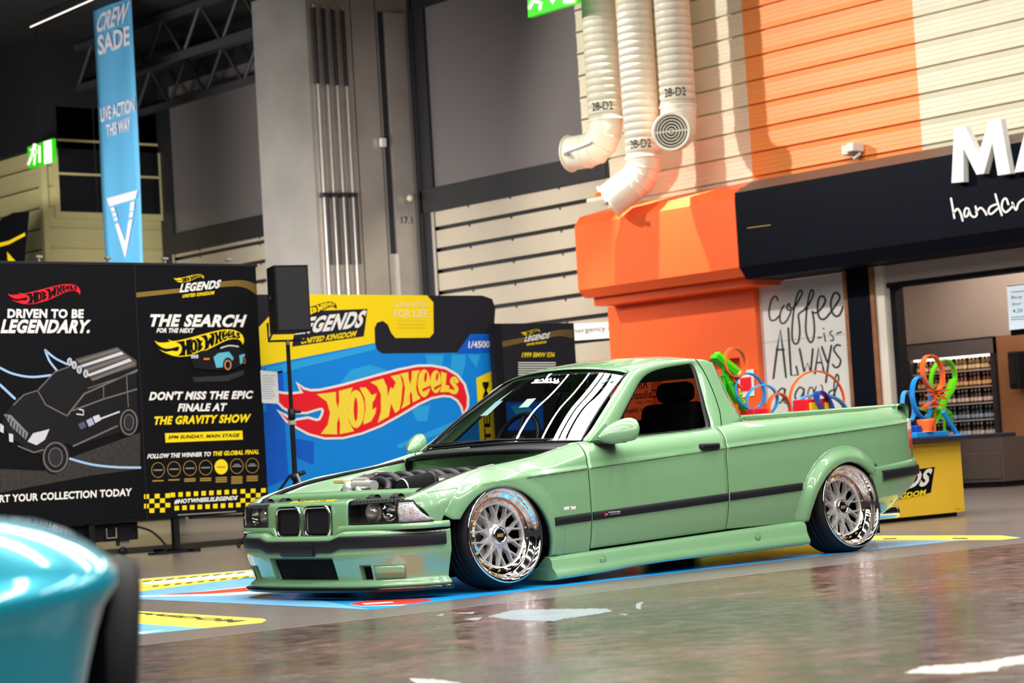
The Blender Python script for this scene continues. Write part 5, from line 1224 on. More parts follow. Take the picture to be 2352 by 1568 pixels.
legends(mb, B4, ((978, 219), (1198, 194), (1208, 147), (985, 170)), ((995, 247), (1168, 228), (1172, 208), (996, 228)), ((946, 166), (1112, 156), (1112, 116), (946, 126)), YEL, WHITE, YEL)
T('THE SEARCH', WHITE, ((815, 404), (1338, 407), (1348, 338), (820, 335)), .06, .2); T('FOR THE NEXT', WHITE, ((853, 437), (1057, 438), (1060, 412), (856, 411)), .05, .15)
B4.logo(mb, ((845, 576), (1332, 548), (1330, 414), (842, 440)), YEL, BLACKP)
CARB = mat('print_coupe_black', '#15161b', .35); CART = mat('print_coupe_teal', '#5fb6cf', .4)
mb.poly(B4.P([(1040, 560), (1100, 535), (1200, 525), (1230, 505), (1290, 505), (1320, 540), (1338, 570), (1330, 610), (1260, 640), (1160, 640), (1060, 630), (1042, 590)], 7), CARB)
mb.poly(B4.P([(1165, 570), (1190, 548), (1250, 540), (1275, 575), (1262, 600), (1225, 590), (1215, 625), (1180, 628)], 8), CART); mb.poly(B4.P([(1305, 560), (1335, 550), (1338, 590), (1310, 610)], 8), CART)
for (x, y, rx, ry) in ((1243, 612, 27, 40), (1333, 590, 10, 24)): mb.poly(B4.P(ell(x, y, rx, ry), 9), BLACKP); mb.ring((x, y), rx*.6, rx*.35, mat('print_copper', '#b8794e', .4), B4.fn(10), 20, ry*.6)
mb.poly(B4.P([(1110, 575), (1143, 574), (1143, 584), (1112, 585)], 9), mat('print_orange', '#e87b2a', .4)); mb.stroke([(1205, 520), (1250, 507), (1300, 512)], 8, SUVL, B4.fn(9), 10)
for x in (1048, 1062, 1076): mb.poly(B4.P(ell(x, 566, 6, 12, 12), 9), SUVL)
mb.poly(B4.P([(1050, 680), (1230, 670), (1330, 640), (1330, 665), (1240, 700), (1060, 705)], 1), mat('print_floor_sheen', '#26272c', .5))
T("DON'T MISS THE EPIC", WHITE, ((812, 806), (1380, 797), (1382, 751), (815, 758)), .055, .2); T('FINALE AT', WHITE, ((968, 867), (1237, 863), (1240, 820), (970, 823)), .055, .2); T('THE GRAVITY SHOW', YEL, ((840, 940), (1367, 926), (1371, 879), (842, 893)), .06, .2)
mb.poly(B4.P([(900, 985), (1322, 970), (1325, 1019), (903, 1036)], 2), YEL); T('5PM SUNDAY, MAIN STAGE', BLACKP, ((916, 1020), (1306, 1008), (1308, 985), (918, 998)), .035, .15, 3)
T('FOLLOW THE WINNER TO', WHITE, ((803, 1124), (1150, 1110), (1152, 1085), (806, 1098)), .045, .15); T('THE GLOBAL FINAL', YEL, ((1160, 1109), (1412, 1098), (1414, 1073), (1162, 1084)), .05, .15)
for i, (x, y) in enumerate(((862, 1185), (949, 1180), (1036, 1175), (1122, 1172), (1207, 1168), (1292, 1164), (1376, 1161))):
    if i == 4: mb.poly(B4.P(ell(x, y, 36, 41), 2), YEL)
    else: mb.ring((x, y), 35, 3.2, GOLDP, B4.fn(2), 36, 40)
    mb.stroke([(x-21, y+1), (x+21, y)], 7, GOLDP if i == 4 else GREYL, B4.fn(3)); 
    if i > 4: mb.stroke([(x-12, y-9), (x+12, y-9)], 5, GREYL, B4.fn(3))
    for j in range((1, 1, 2, 2, 3, 4, 3)[i]): mb.stroke([(x-28, y+60+j*11), (x+28, y+58+j*11)], 7, GOLDP, B4.fn(2))
def chk(x, y, w, h): mb.poly(B4.P([(x, y), (x+w, y-1), (x+w, y+h-1), (x, y+h)], 2), YEL)
for i in range(5):
    for j in range(4):
        if (i+j) % 2 == 0: chk(786+i*29, 1318-i*1.3+j*26, 27, 25)
        if (i+j) % 2 == 0: chk(1312+i*28, 1290-i*1.3+j*25, 26, 24)
for i in range(9): chk(931+i*42, 1309-i*2.2, 24, 25); chk(952+i*42, 1381-i*2.2, 25, 25)
T('#HOTWHEELSLEGENDS', WHITE, ((950, 1372), (1294, 1350), (1298, 1325), (952, 1345)), .05, .2)
mb.stroke([(972, 1430), (1285, 1411)], 6, GREYL, B4.fn(2))
obj('panel', mb, wall)
mb = MB(); mb.box(xl-.02, xr+.02, PY-.035, PY+.06, z1, z1+.03, BLKP, .006); mb.box(xs-.006, xs+.006, PY-.034, PY+.06, z0, z1, BLKP)
obj('top_rail', mb, wall)
for x in (xs-.95, xs-.25, xs+.35, xs+1.05):
    mb = MB(); mb.tube([(x, PY, z1+.02), (x, PY, z1+.07)], .012, GREYL, 8); mb.box(x-.03, x+.03, PY-.02, PY+.02, z1+.06, z1+.085, GREYL, .006); obj('clamp', mb, wall)
for x in (2.62, 3.5):
    mb = MB(); mb.box(x-.03, x+.03, PY-.02, PY+.03, .0, z0, BLKM); mb.box(x-.04, x+.04, PY-.35, PY+.35, 0, .03, BLKM, .006); obj('leg', mb, wall)
# flight case on castors under the wall, with its cable
fc = thing('equipment_case', 'black equipment case on castors under the display wall', 'case', (2.95, 8.25, 0))
mb = MB(); mb.box(2.30, 3.14, 8.06, 8.45, .14, .30, BLKM, .008); obj('body', mb, fc)
for x in (2.42, 3.02):
    mb = MB(); mb.box(x-.05, x+.05, 8.10, 8.18, .09, .14, GREYL, .006); mb.lathe([(.0, -.018), (.035, -.018), (.04, 0), (.035, .018), (0, .018)], BLKP, 18, Matrix.Translation((x, 8.14, .042)) @ Matrix.Rotation(PI/2, 4, 'X')); obj('castor', mb, fc)
mb = MB(); mb.tube([(2.80, 8.04, .26), (2.80, 8.04, .17), (2.90, 8.04, .17), (2.90, 8.04, .26)], .008, GREYL, 6); obj('catch', mb, fc)
mb = MB(); mb.tube(smooth_line([(3.10, 8.03, .26), (3.22, 7.95, .20), (3.30, 7.85, .06), (3.22, 7.8, .012), (3.05, 7.75, .012), (3.15, 7.6, .012), (3.4, 7.7, .012), (3.6, 7.9, .012)], 40), .010, BLKM, 8); tag(obj('cable', mb), 'black cable curling from the equipment case onto the floor', 'cable')
# giant blister card
CY0 = 8.40; B5 = Board(CY0, 2.6133, 560, 600); f = py_(CY0)
card = thing('blister_card', 'giant blue and yellow toy blister card backdrop standing behind the pickup', 'backdrop', (6.2, CY0, 0))
mb = MB(); x0 = 4.55; x1 = f(1137, 800).x; zt = f(900, 678).z
rr = .16; outl = [(x0, 0), (x1, 0), (x1, zt-.03-rr)]+[(x1-rr+rr*math.cos(a*PI/12), zt-.03-rr+rr*math.sin(a*PI/12)) for a in range(1, 7)]+[(x0, zt)]
mb.prism([(x, CY0, z) for x, z in outl], (0, .06, 0), BLUE, GREYP)
obj('card', mb, card); mb = MB()
dark = [(1110, 205), (1430, 205), (1490, 225), (1510, 280), (1500, 436), (1360, 436), (1280, 547), (830, 552), (800, 530), (788, 487), (785, 400), (800, 368), (835, 357), (865, 380), (885, 430), (910, 460), (1115, 458), (1140, 430), (1138, 245), (1100, 205)]
mb.poly(B5.P(dark, 2), GREYP); mb.poly(B5.P([(-20, 200), (365, 198), (165, 315), (85, 400), (-20, 460)], 2), GREYP)
mb.poly(B5.P([(85, 400), (165, 315), (365, 197), (1112, 204), (1138, 245), (1140, 432), (1115, 460), (910, 462), (885, 430), (865, 380), (835, 357), (800, 367), (785, 400), (790, 489), (105, 627)], 1), YEL)
mb.poly(B5.P([(-20, 460), (85, 400), (105, 627), (-20, 655)], 1), YEL)
mb.poly(B5.P([(1360, 436), (1497, 436), (1497, 546), (1280, 548)], 3), BLUE2); mb.text('1/4500', WHITE, ((1347, 521), (1477, 518), (1477, 476), (1350, 479)), B5.fn(4), .03)
PALEY = mat('pale_yellow_print', '#f3dfa0', .45); mb.text('GUARANTEED', PALEY, ((898, 276), (1104, 276), (1104, 244), (898, 243)), B5.fn(3), .0); mb.text('FOR LIFE', PALEY, ((903, 338), (1106, 338), (1106, 290), (903, 290)), B5.fn(3), .03)
for y in (355, 378, 398): mb.stroke([(925, y), (1090, y)], 4 if y == 355 else 8, mat('gold_yellow_print', '#e8c51e', .45), B5.fn(2))
# tonal flame shapes on the blue
for pts, m in (([(130, 640), (790, 495), (790, 530), (140, 690)], BLUE3), ([(560, 760), (640, 650), (760, 620), (880, 660), (930, 740), (860, 760), (760, 680), (640, 720)], BLUE3), ([(1090, 560), (1200, 560), (1180, 700), (1110, 700)], BLUE3), ([(1250, 560), (1330, 560), (1330, 620), (1290, 760), (1240, 640)], BLUE3), ([(1340, 560), (1420, 560), (1395, 640)], BLUE3), ([(920, 1100), (1330, 930), (1500, 800), (1500, 860), (1250, 1010), (930, 1125)], BLUE3), ([(1000, 880), (1120, 860), (1100, 960), (1040, 960)], BLUE3),
               ([(120, 640), (230, 620), (250, 900), (140, 900)], BLUE2), ([(40, 900), (240, 900), (270, 1300), (40, 1400)], BLUE2), ([(300, 1060), (420, 1080), (420, 1220), (320, 1180)], BLUE2)): mb.poly(B5.P(pts, 1), m)
flame(mb, lambda x, y, l: crop(py_(CY0-.0016*(3+l)), 4.704, 640, 820)(x, y), RED, mat('logo_yellow_print', '#f8dc40', .45), WHITE)
# black and white header lettering
mb.poly(B5.P([(300, 440), (345, 340), (365, 300), (742, 285), (728, 395), (720, 450), (290, 512)], 2), GREYP)
mb.text('LEGENDS', WHITE, ((302, 442), (712, 396), (740, 291), (335, 342)), B5.fn(4), .06, .2); mb.text('UNITED KINGDOM', YEL, ((342, 497), (672, 451), (681, 415), (352, 462)), B5.fn(4), .05, .2)
B5.logo(mb, ((300, 330), (560, 312), (555, 235), (300, 270)), BLACKP, YEL, None, 5)
mb.poly(B5.P([(1395, 700), (1497, 655), (1520, 1110), (1420, 1120)], 3), YEL); mb.text('TEAM', BLACKP, ((1485, 1090), (1470, 722), (1432, 725), (1445, 1094)), B5.fn(4), .03)
obj('printed_face', mb, card)
# info board
BY0 = 8.22; B6 = Board(BY0, 2.6133, 560, 600); f = py_(BY0); x0, x1, zt = f(1152, 742).x, f(1318, 742).x, f(1235, 742).z
brd = thing('info_board', 'tall dark info board with yellow heading, right of the blue card', 'board', ((x0+x1)/2, BY0, 0))
mb = MB(); mb.box(x0-.10, x1, BY0, BY0+.10, 0, zt, GREYP, .004); mb.box(x0-.11, x0-.012, BY0-.006, BY0, 0, zt, BLKM); obj('board_body', mb, brd)
mb = MB()
for i in range(6): o = i*6; mb.stroke([(1540, 485+o), (1620, 470+o*.9), (1700, 455+o*.8)], 2, GOLDP, B6.fn(1), 10); mb.stroke([(1835, 425+o), (1900, 414+o), (1975, 412+o*1.5)], 2, GOLDP, B6.fn(1), 10)
legends(mb, B6, ((1683, 485), (1833, 462), (1840, 425), (1690, 450)), ((1697, 507), (1815, 490), (1817, 476), (1698, 493)), ((1664, 448), (1777, 436), (1777, 405), (1664, 414)), YEL, WHITE, YEL)
mb.text('1999 BMW E36', YEL, ((1668, 577), (1865, 574), (1868, 545), (1670, 546)), B6.fn(2), .022, .15)
rnd = random.Random(3)
for i in range(9):
    y = 608+i*14; x = 1650
    while x < 1862:
        w = rnd.uniform(9, 26); w = min(w, 1870-x); mb.stroke([(x, y), (x+w, y-.3)], 6.5, WHITE, B6.fn(2)); x += w+4
mb.poly(B6.P([(1570, 845), (1795, 840), (1800, 1010), (1575, 1015)], 2), BLUE2); mb.poly(B6.P([(1600, 870), (1690, 850), (1740, 900), (1680, 940), (1640, 930)], 3), BLUE3)
obj('printed_face', mb, brd)
# paper notice clipped to the panel edge
f = py_(PY-.045); mb = MB(); mb.prism([f(598, 850), f(637, 854), f(641, 927), f(602, 925)], (0, .002, 0), mat('paper_white', '#d9dbdd', .6)); g = py_(PY-.0465)
for i in range(11): y = 862+i*5.2; mb.stroke([(603, y), (633-(i*7) % 9, y+.8)], 1.6, mat('paper_text', '#9aa7b4', .6), g)
tag(obj('paper_notice', mb), 'white paper notice hung at the right edge of the black display wall', 'notice')
# loudspeaker on its stand
SY = 7.35; f = py_(SY); sp = thing('speaker_stand', 'black tripod stand carrying the loudspeaker in front of the blue card', 'stand', (f(660, 1000).x, SY, 0)); cx = f(661, 790).x; zb = f(660, 765).z
mb = MB(); mb.tube([(cx, SY, .30), (cx, SY, 1.20)], .024, BLKM, 12); mb.tube([(cx, SY, 1.15), (cx, SY, zb-.10)], .019, BLKM, 12); obj('pole', mb, sp)
mb = MB(); mb.lathe([(.0, -.05), (.035, -.05), (.035, .05), (0, .05)], BLKP, 14, Matrix.Translation((cx, SY, 1.20))); mb.tube([(cx+.03, SY-.02, 1.22), (cx+.08, SY-.03, 1.22)], .016, BLKP, 8); mb.box(cx-.028, cx+.028, SY-.028, SY+.028, 1.10, 1.14, SILV, .004); obj('collar', mb, sp)
mb = MB(); mb.lathe([(.0, -.03), (.04, -.03), (.04, .03), (0, .03)], BLKP, 14, Matrix.Translation((cx, SY, .62))); mb.tube([(cx+.03, SY-.02, .64), (cx+.09, SY-.03, .66)], .022, BLKP, 8); obj('brace_hub', mb, sp)
for a in (.4, 2.5, 4.6):
    mb = MB(); e = (cx+.55*math.cos(a), SY+.55*math.sin(a), .02); mb.tube([(cx+.04*math.cos(a), SY+.04*math.sin(a), .64), e], .013, GREYL if a > 4 else BLKM, 8); mb.tube([(cx, SY, .32), (cx+.28*math.cos(a), SY+.28*math.sin(a), .33)], .009, BLKM, 6); mb.ball(e, .02, BLKP, 6); obj('leg', mb, sp)
ls = thing('loudspeaker', 'black loudspeaker on the tripod stand between display wall and blue card', 'speaker', (cx, SY, zb))
ang = math.radians(-12); mt = Matrix.Translation((cx, SY, 0)) @ Matrix.Rotation(ang, 4, 'Z'); zt = f(655, 613).z
mb = MB(); pts = [(-.17, -.17), (.17, -.17), (.11, .15), (-.11, .15)]; mb.prism([mt @ Vector((x, y, zb)) for x, y in pts], (0, 0, zt-zb), BLKM); obj('cabinet', mb, ls)
mb = MB(); mb.box(-.155, .155, -.178, -.172, zb+.02, zt-.02, mat('speaker_grille', (.012, .012, .016), .8, bump=(400, .5)), .0, mt); obj('front_grille', mb, ls)
mb = MB(); mb.tube([mt @ Vector((-.19, 0, zb+.10)), mt @ Vector((-.19, 0, zb-.07)), mt @ Vector((.19, 0, zb-.07)), mt @ Vector((.19, 0, zb+.10))], .012, BLKP, 6); mb.tube([mt @ Vector((-.15, -.0, zb)), mt @ Vector((-.19, 0, zb-.07))], .01, BLKP, 6); mb.tube([(cx, SY, zb-.11), (cx, SY, zb-.06)], .02, GREYL, 8); obj('yoke', mb, ls)
mb = MB(); mb.lathe([(0, .02), (.03, .02), (.03, 0)], BLKP, 10, mt @ Matrix.Translation((-.15, 0, zb+.32)) @ Matrix.Rotation(-PI/2, 4, 'Y')); obj('knob', mb, ls)
# hanging banner
BXX = 9.5; f = px_(BXX); BAN = mat('banner_blue', '#5fb0e0', .6, noise=(.5, .12)); BANW = mat('banner_white', '#e9e8f0', .6)
ban = thing('hanging_banner', 'tall pale blue banner hanging above the display wall at the left', 'banner', tuple(f(260, 300))); mb = MB()
tl, bl, trr, br = f(208, -60), f(246, 640), f(300, -75), f(330, 640); rows = []
for i in range(13):
    t = i/12; p, q = Vector(tl).lerp(Vector(bl), t), Vector(trr).lerp(Vector(br), t)
    rows.append([p.lerp(q, j/8)+Vector((.012*math.sin(j*1.3+i*.5), 0, 0)) for j in range(9)])
mb.grid(rows, BAN); cl = obj('cloth', mb, ban, solid=.006)
mb = MB(); c = crop(px_(BXX-.03), 2.614, 0, 0)
for body, q, bo, sh in (('CREW', ((578, 200), (768, 130), (781, 5), (592, 82)), .03, .25), ('SADE', ((590, 335), (780, 268), (778, 150), (586, 214)), .03, 0), ('LIVE ACTION', ((607, 733), (808, 671), (806, 586), (602, 650)), .03, 0), ('THIS WAY', ((640, 824), (786, 784), (784, 696), (636, 750)), .03, 0)): mb = MB(); mb.text(body, BANW, q, c, bo, sh); obj('printed_word', mb, cl)
mb = MB()
for pts in ([(640, 1190), (828, 1140), (814, 1192), (655, 1240)], [(662, 1248), (686, 1241), (692, 1265), (670, 1272)], [(672, 1280), (695, 1273), (701, 1294), (679, 1302)], [(681, 1309), (704, 1302), (708, 1322), (687, 1330)], [(783, 1215), (809, 1207), (803, 1262), (779, 1269)], [(778, 1277), (801, 1270), (797, 1300), (773, 1308)], [(690, 1345), (712, 1338), (752, 1452), (772, 1322), (796, 1315), (752, 1550)]): mb.poly([c(x, y) for x, y in pts], BANW)
obj('printed_emblem', mb, cl)
mb = MB(); mb.tube([f(205, -60), f(303, -76)], .02, GREYL, 8); mb.tube([f(208, -60), (f(208, -60).x, f(208, -60).y, 7.7)], .006, GREYL, 5); obj('top_bar', mb, ban)
# feather flag at the far left
f = px_(8.6); fl = thing('feather_flag', 'black feather flag with yellow stripes behind the display wall', 'flag', (8.6, hit(0, 8.6, 40, 600).y, 0)); mb = MB()
mb.prism([f(-40, 560), f(-10, 510), f(30, 488), f(66, 485), (f(52, 640)), f(30, 900), f(-30, 900)], (.012, 0, 0), BLACKP); mb.add([hit(0, 8.597, x, y) for x, y in ((-20, 562), (20, 553), (57, 534), (58, 541), (20, 561), (-20, 572))], [(0, 1, 4, 5), (1, 2, 3, 4)], YEL); mb.add([hit(0, 8.597, x, y) for x, y in ((16, 578), (36, 600), (18, 600))], [(0, 1, 2)], YEL); obj('cloth', mb, fl)
mb = MB(); p = f(-32, 700); mb.tube([(8.62, p.y, 0), (8.62, p.y, 3.6)], .02, GREYL, 8); obj('pole', mb, fl)
# ------------------------------------------------------------------ floor graphics and paint
def decal(name, lab, pieces, cat='floor graphic'):
    mb = MB(); base = None
    for k, (pts, m) in enumerate(pieces): mb.poly([hit(2, .0006+.0005*k, x, y) if not isinstance(x, tuple) else x for x, y in pts], m)
    return mb
FBL = mat('floor_blue', '#1aa0f2', .22, noise=(1.5, .1)); FBP = mat('floor_pale_blue', '#74bdf0', .22, noise=(2, .08)); FYE = mat('floor_yellow', '#f3dd5a', .25, noise=(3, .05)); FRED = mat('floor_red', '#ea3a30', .25); FWH = mat('floor_white', '#eef0ee', .25); FBK = mat('floor_black', '#3a362c', .3)
mb = decal('a', '', [])
def dz(pts, m, k): mb.poly([hit(2, .0006+.0005*k, x, y) for x, y in pts], m)
dz([(180, 1372), (258, 1366), (850, 1400), (1000, 1382), (1500, 1321), (2018, 1261), (2200, 1242), (2345, 1233), (2300, 1229), (1900, 1229), (1100, 1262), (570, 1308), (180, 1340)], FBL, 0)
dz([(180, 1372), (258, 1373), (850, 1399), (700, 1372), (640, 1325), (180, 1350)], FBP, 1); dz([(2018, 1260), (2200, 1241), (2345, 1234), (2010, 1242)], FBP, 1)
dz([(150, 1342), (262, 1334), (580, 1308), (600, 1322), (262, 1366), (150, 1376)], FYE, 2); dz([(1995, 1230), (2300, 1229), (2345, 1235), (2300, 1240), (2000, 1241)], FYE, 2)
dz([(320, 1338), (400, 1330), (575, 1311), (590, 1318), (400, 1338), (340, 1342)], FWH, 3)
for i in range(9): dz([(330+i*27, 1334-i*2.4), (348+i*27, 1332-i*2.4), (344+i*27, 1334-i*2.4), (326+i*27, 1336.5-i*2.4)], FBK, 4); dz([(352+i*26, 1345-i*2.6), (366+i*26, 1343.5-i*2.6), (362+i*26, 1346-i*2.6), (348+i*26, 1347.5-i*2.6)], FBK, 4)
dz([(262, 1371), (420, 1362), (560, 1347), (640, 1345), (640, 1360), (500, 1368)], FWH, 2); dz([(360, 1366), (480, 1357), (590, 1346), (650, 1348), (620, 1354), (480, 1363)], FRED, 3)
dz([(800, 1386), (850, 1378), (985, 1374), (990, 1379), (940, 1387), (830, 1391)], FRED, 2); dz([(830, 1385), (900, 1381), (905, 1383), (840, 1388)], FWH, 3); dz([(800, 1387), (940, 1387), (920, 1390), (830, 1392)], FWH, 1)
dz([(2030, 1236), (2060, 1235), (2058, 1237), (2028, 1238)], FBK, 3); dz([(2190, 1235), (2225, 1235), (2220, 1237), (2186, 1237)], FBK, 3)
tag(obj('floor_graphic', mb), 'large blue floor graphic with yellow ends under the pickup', 'floor graphic')
mb = MB()
dz([(150, 1394), (260, 1399), (605, 1420), (612, 1424), (600, 1430), (470, 1442), (150, 1421)], FYE, 0); dz([(150, 1421), (470, 1442), (262, 1463), (150, 1474)], FBP, 0)
mb.text('KINGDOM', FBK, ((240, 1402), (530, 1429), (568, 1424), (290, 1404)), pz_(.0016), .06, 0); dz([(262, 1453), (330, 1450), (380, 1446), (330, 1455)], FWH, 2)
tag(obj('floor_graphic', mb), 'yellow and pale blue floor graphic beside the teal car', 'floor graphic')
PAINT = mat('worn_white_paint', '#b9b6b0', .35, noise=(6, .1)); PAB = mat('worn_pale_blue_paint', '#86939c', .3, noise=(7, .12))
def patch_(name, lab, polys, m):
    global mb
    mb = MB()
    rj = random.Random(11)
    for p in polys:
        q = []
        for k in range(len(p)):
            (ax, ay), (bx_, by_) = p[k], p[(k+1) % len(p)]; n = max(2, int(math.dist(p[k], p[(k+1) % len(p)])/7))
            for t in range(n): q.append((ax+(bx_-ax)*t/n+rj.uniform(-3, 3), ay+(by_-ay)*t/n+rj.uniform(-.9, .9)))
        dz(q, m, 0)
    tag(obj(name, mb), lab, 'floor mark')
patch_('paint_patch', 'worn pale patch of paint on the concrete in front of the front wheel', [[(1120, 1415), (1180, 1400), (1300, 1398), (1395, 1397), (1405, 1403), (1360, 1412), (1290, 1421), (1270, 1426), (1180, 1424)], [(1030, 1408), (1090, 1404), (1085, 1409)], [(1060, 1422), (1110, 1416), (1100, 1424)], [(1460, 1385), (1478, 1381), (1470, 1398), (1462, 1397)], [(985, 1414), (1020, 1410), (1015, 1414)], [(1420, 1410), (1440, 1409), (1436, 1413)]], PAB)
patch_('paint_stripe', 'white worn paint stripe on the concrete at the right front corner', [[(2075, 1545), (2120, 1530), (2250, 1521), (2345, 1505), (2420, 1500), (2380, 1520), (2300, 1530), (2290, 1540), (2200, 1546)]], PAINT)
patch_('paint_stripe', 'white worn paint stripe on the concrete at the bottom edge of the view', [[(940, 1557), (1000, 1560), (1060, 1568), (1040, 1580), (960, 1572)]], PAINT)
# saw-cut joints in the slab
mb = MB(); GRV = mat('pale_joint', '#8e8078', .4)
a, b = hit(2, .0004, 270, 1487), hit(2, .0004, 2352, 1246); d = (b-a).normalized(); n = Vector((-d.y, d.x, 0))*.006
mb.add([a-d*4-n, a-d*4+n, b+d*12+n, b+d*12-n], [(0, 1, 2, 3)], GRV); o = obj('trim_1', mb); o['kind'] = 'structure'
mb = MB(); a, b = hit(2, .0004, 1150, 1568), hit(2, .0004, 1960, 1452); d = (b-a).normalized(); n = Vector((-d.y, d.x, 0))*.003; mb.add([a-n, a+n, b+n*.3, b-n*.3], [(0, 1, 2, 3)], mat('dark_joint', '#3a3230', .5)); o = obj('trim_2', mb); o['kind'] = 'structure'
# ------------------------------------------------------------------ table with the track toys
TY0 = 1.63; YCB = mat('counter_yellow', '#e9bd33', .4, noise=(1.4, .05)); tb = thing('display_table', 'yellow display table with dark top behind the pickup tail', 'table', (5.4, TY0, 0))
mb = MB(); mb.box(3.95, 6.90, TY0, TY0+.75, .03, .595, YCB, .004); mb.box(4.0, 6.83, TY0+.03, TY0+.72, 0, .03, BLKM)
B7 = Board(TY0, 1, 0, 0)
mb.poly(B7.P([(1955, 1150), (1962, 1098), (2147, 1072), (2138, 1131)], 1), BLACKP); mb.text('LEGENDS', WHITE, ((1942, 1144), (2134, 1115), (2143, 1074), (1952, 1104)), B7.fn(3), .06, .2); mb.text('UNITED KINGDOM', YEL, ((1960, 1164), (2126, 1136), (2128, 1123), (1962, 1150)), B7.fn(3), .05, .1); mb.poly(B7.P([(1950, 1170), (1953, 1150), (2138, 1118), (2133, 1132)], 2), BLACKP)
mb.stroke([(2195, 1169), (2206, 1168)], 1.5, GOLDP, B7.fn(1)); obj('base', mb, tb)
mb = MB(); mb.box(3.85, 7.50, TY0-.10, TY0+.85, .605, .64, mat('table_top_dark', '#2e2c35', .4), .004); obj('table_top', mb, tb)
TOP = .64
TB = mat('toy_blue', '#1f8fe0', .3, coat=.3); TBP = mat('toy_sky_blue', '#4aa6ea', .3, coat=.3); TBD = mat('toy_navy', '#0a3f9a', .35); TO = mat('toy_orange', '#f5682c', .3, coat=.3); TG = mat('toy_lime', '#67d417', .35); TG2 = mat('toy_green', '#2cb80f', .35); TR = mat('toy_red', '#e3202a', .35); TY_ = mat('toy_yellow', '#f2cf1e', .4)
def toy(name, lab, cat='toy track', grp='toy race track pieces'):
    return lab
def loop(lab, c, rx, ry, m, w=.045, y=1.95, tilt=0, swing=0, cut=None, base=True):
    """a track loop standing on the table: centre pixel, radii in photo pixels"""
    f = py_(y); C0 = f(*c); sx = abs(f(c[0]+10, c[1]).x-C0.x)/10; sz = abs(f(c[0], c[1]+10).z-C0.z)/10
    a0, a1 = cut or (0, 2*PI); n = 40; P = []
    for i in range(n+(1 if cut else 0)):
        a = a0+(a1-a0)*i/n; dx = rx*sx*math.cos(a); dz_ = ry*sz*math.sin(a)
        P.append(Vector((C0.x+dx+tilt*dz_, y+swing*math.cos(a)*.025+swing*.02*math.sin(a), C0.z+dz_)))
    if cut and not base:
        P = [Vector((P[0].x, P[0].y, TOP))]+P+[Vector((P[-1].x, P[-1].y, TOP))] if min(P[0].z, P[-1].z) > TOP+.01 else P
    t = MB(); t.ribbon(P, w, .012, m, (.35, 1, 0), closed=not cut)
    if base:
        lo = min(p.z for p in P)
        if lo > TOP+.01: t.tube([(C0.x, y, lo+.01), (C0.x, y+.02, TOP)], .012, m, 8)
    o = obj('toy_track_loop', t); tag(o, lab, 'toy track', 'toy race track'); return o
loop('orange toy loop at the top of the right track tower', (2142, 856), 27, 41, TO, .06, 1.85, 0, .8)
loop('green toy loop behind the orange one on the right track tower', (2166, 872), 24, 46, TG, .055, 2.0, .1, -.6)
loop('sky blue toy loop on the right of the table, the taller of two', (2117, 912), 24, 47, TB, .06, 1.85, 0, .5)
loop('sky blue toy loop on the table nearest the tail lamp', (2086, 932), 15, 34, TBP, .05, 1.95, 0, .4)
f = py_(1.9); t = MB()
st = [f(2190, 870), f(2176, 905), f(2160, 940), f(2142, 975)]; t.ribbon(smooth_line([tuple(p) for p in st], 14), .09, .02, TG, (.4, 1, 0))
for i in range(15):
    a = PI*(.95+.5*i/14*1.6); p = f(2143, 958); q = f(2143+44*math.cos(a+1.0), 958-26*math.sin(a+1.0)*-1); t.ribbon([p, p.lerp(q, .5)+Vector((0, -.02-.01*(i % 3), .01)), q], .03, .012, TG2 if i % 2 else TG, (0, 1, .2))
tw_ = obj('toy_track_tower', t); tag(tw_, 'lime green toy track tower with leaf shapes on the right of the table', 'toy track')
t = MB()
for p, q in (((2128, 908), (2178, 895)), ((2132, 895), (2172, 915)), ((2120, 935), (2170, 905)), ((2118, 938), (2165, 930)), ((2140, 890), (2150, 925))): t.ribbon([py_(1.82)(*p), py_(1.82)(*q)], .03, .012, TO, (0, 1, 0))
obj('orange_brace', t, tw_)
f = py_(1.75); t = MB(); a, b = f(2098, 1003), f(2172, 990); t.box(a.x, b.x, 1.72, 2.0, TOP, TOP+.045, TB, .008); t.box(a.x+.05, a.x+.16, 1.75, 1.95, TOP+.04, TOP+.10, TBD, .01); base_ = obj('toy_launcher', t); tag(base_, 'blue toy track launcher base on the table top', 'toy track')
t = MB(); t.lathe([(.055, 0), (.05, .02), (.075, .09), (.07, .10), (.045, .05)], TO, 20, Matrix.Translation((*f(2128, 985).xy, TOP+.045))); obj('orange_funnel', t, base_)
t = MB(); t.box(f(2150, 970).x-.05, f(2150, 970).x+.05, 1.85, 1.93, TOP+.045, TOP+.12, TBD, .01); obj('blue_block', t, base_)
t = MB(); t.tube([f(2166, 945), f(2200, 1000)], .02, TB, 8); t.box(f(2200, 1000).x-.04, f(2200, 1000).x+.06, 1.70, 1.80, TOP, TOP+.012, TBP); tag(obj('toy_strut', t), 'blue diagonal toy strut at the right of the launcher base', 'toy track')
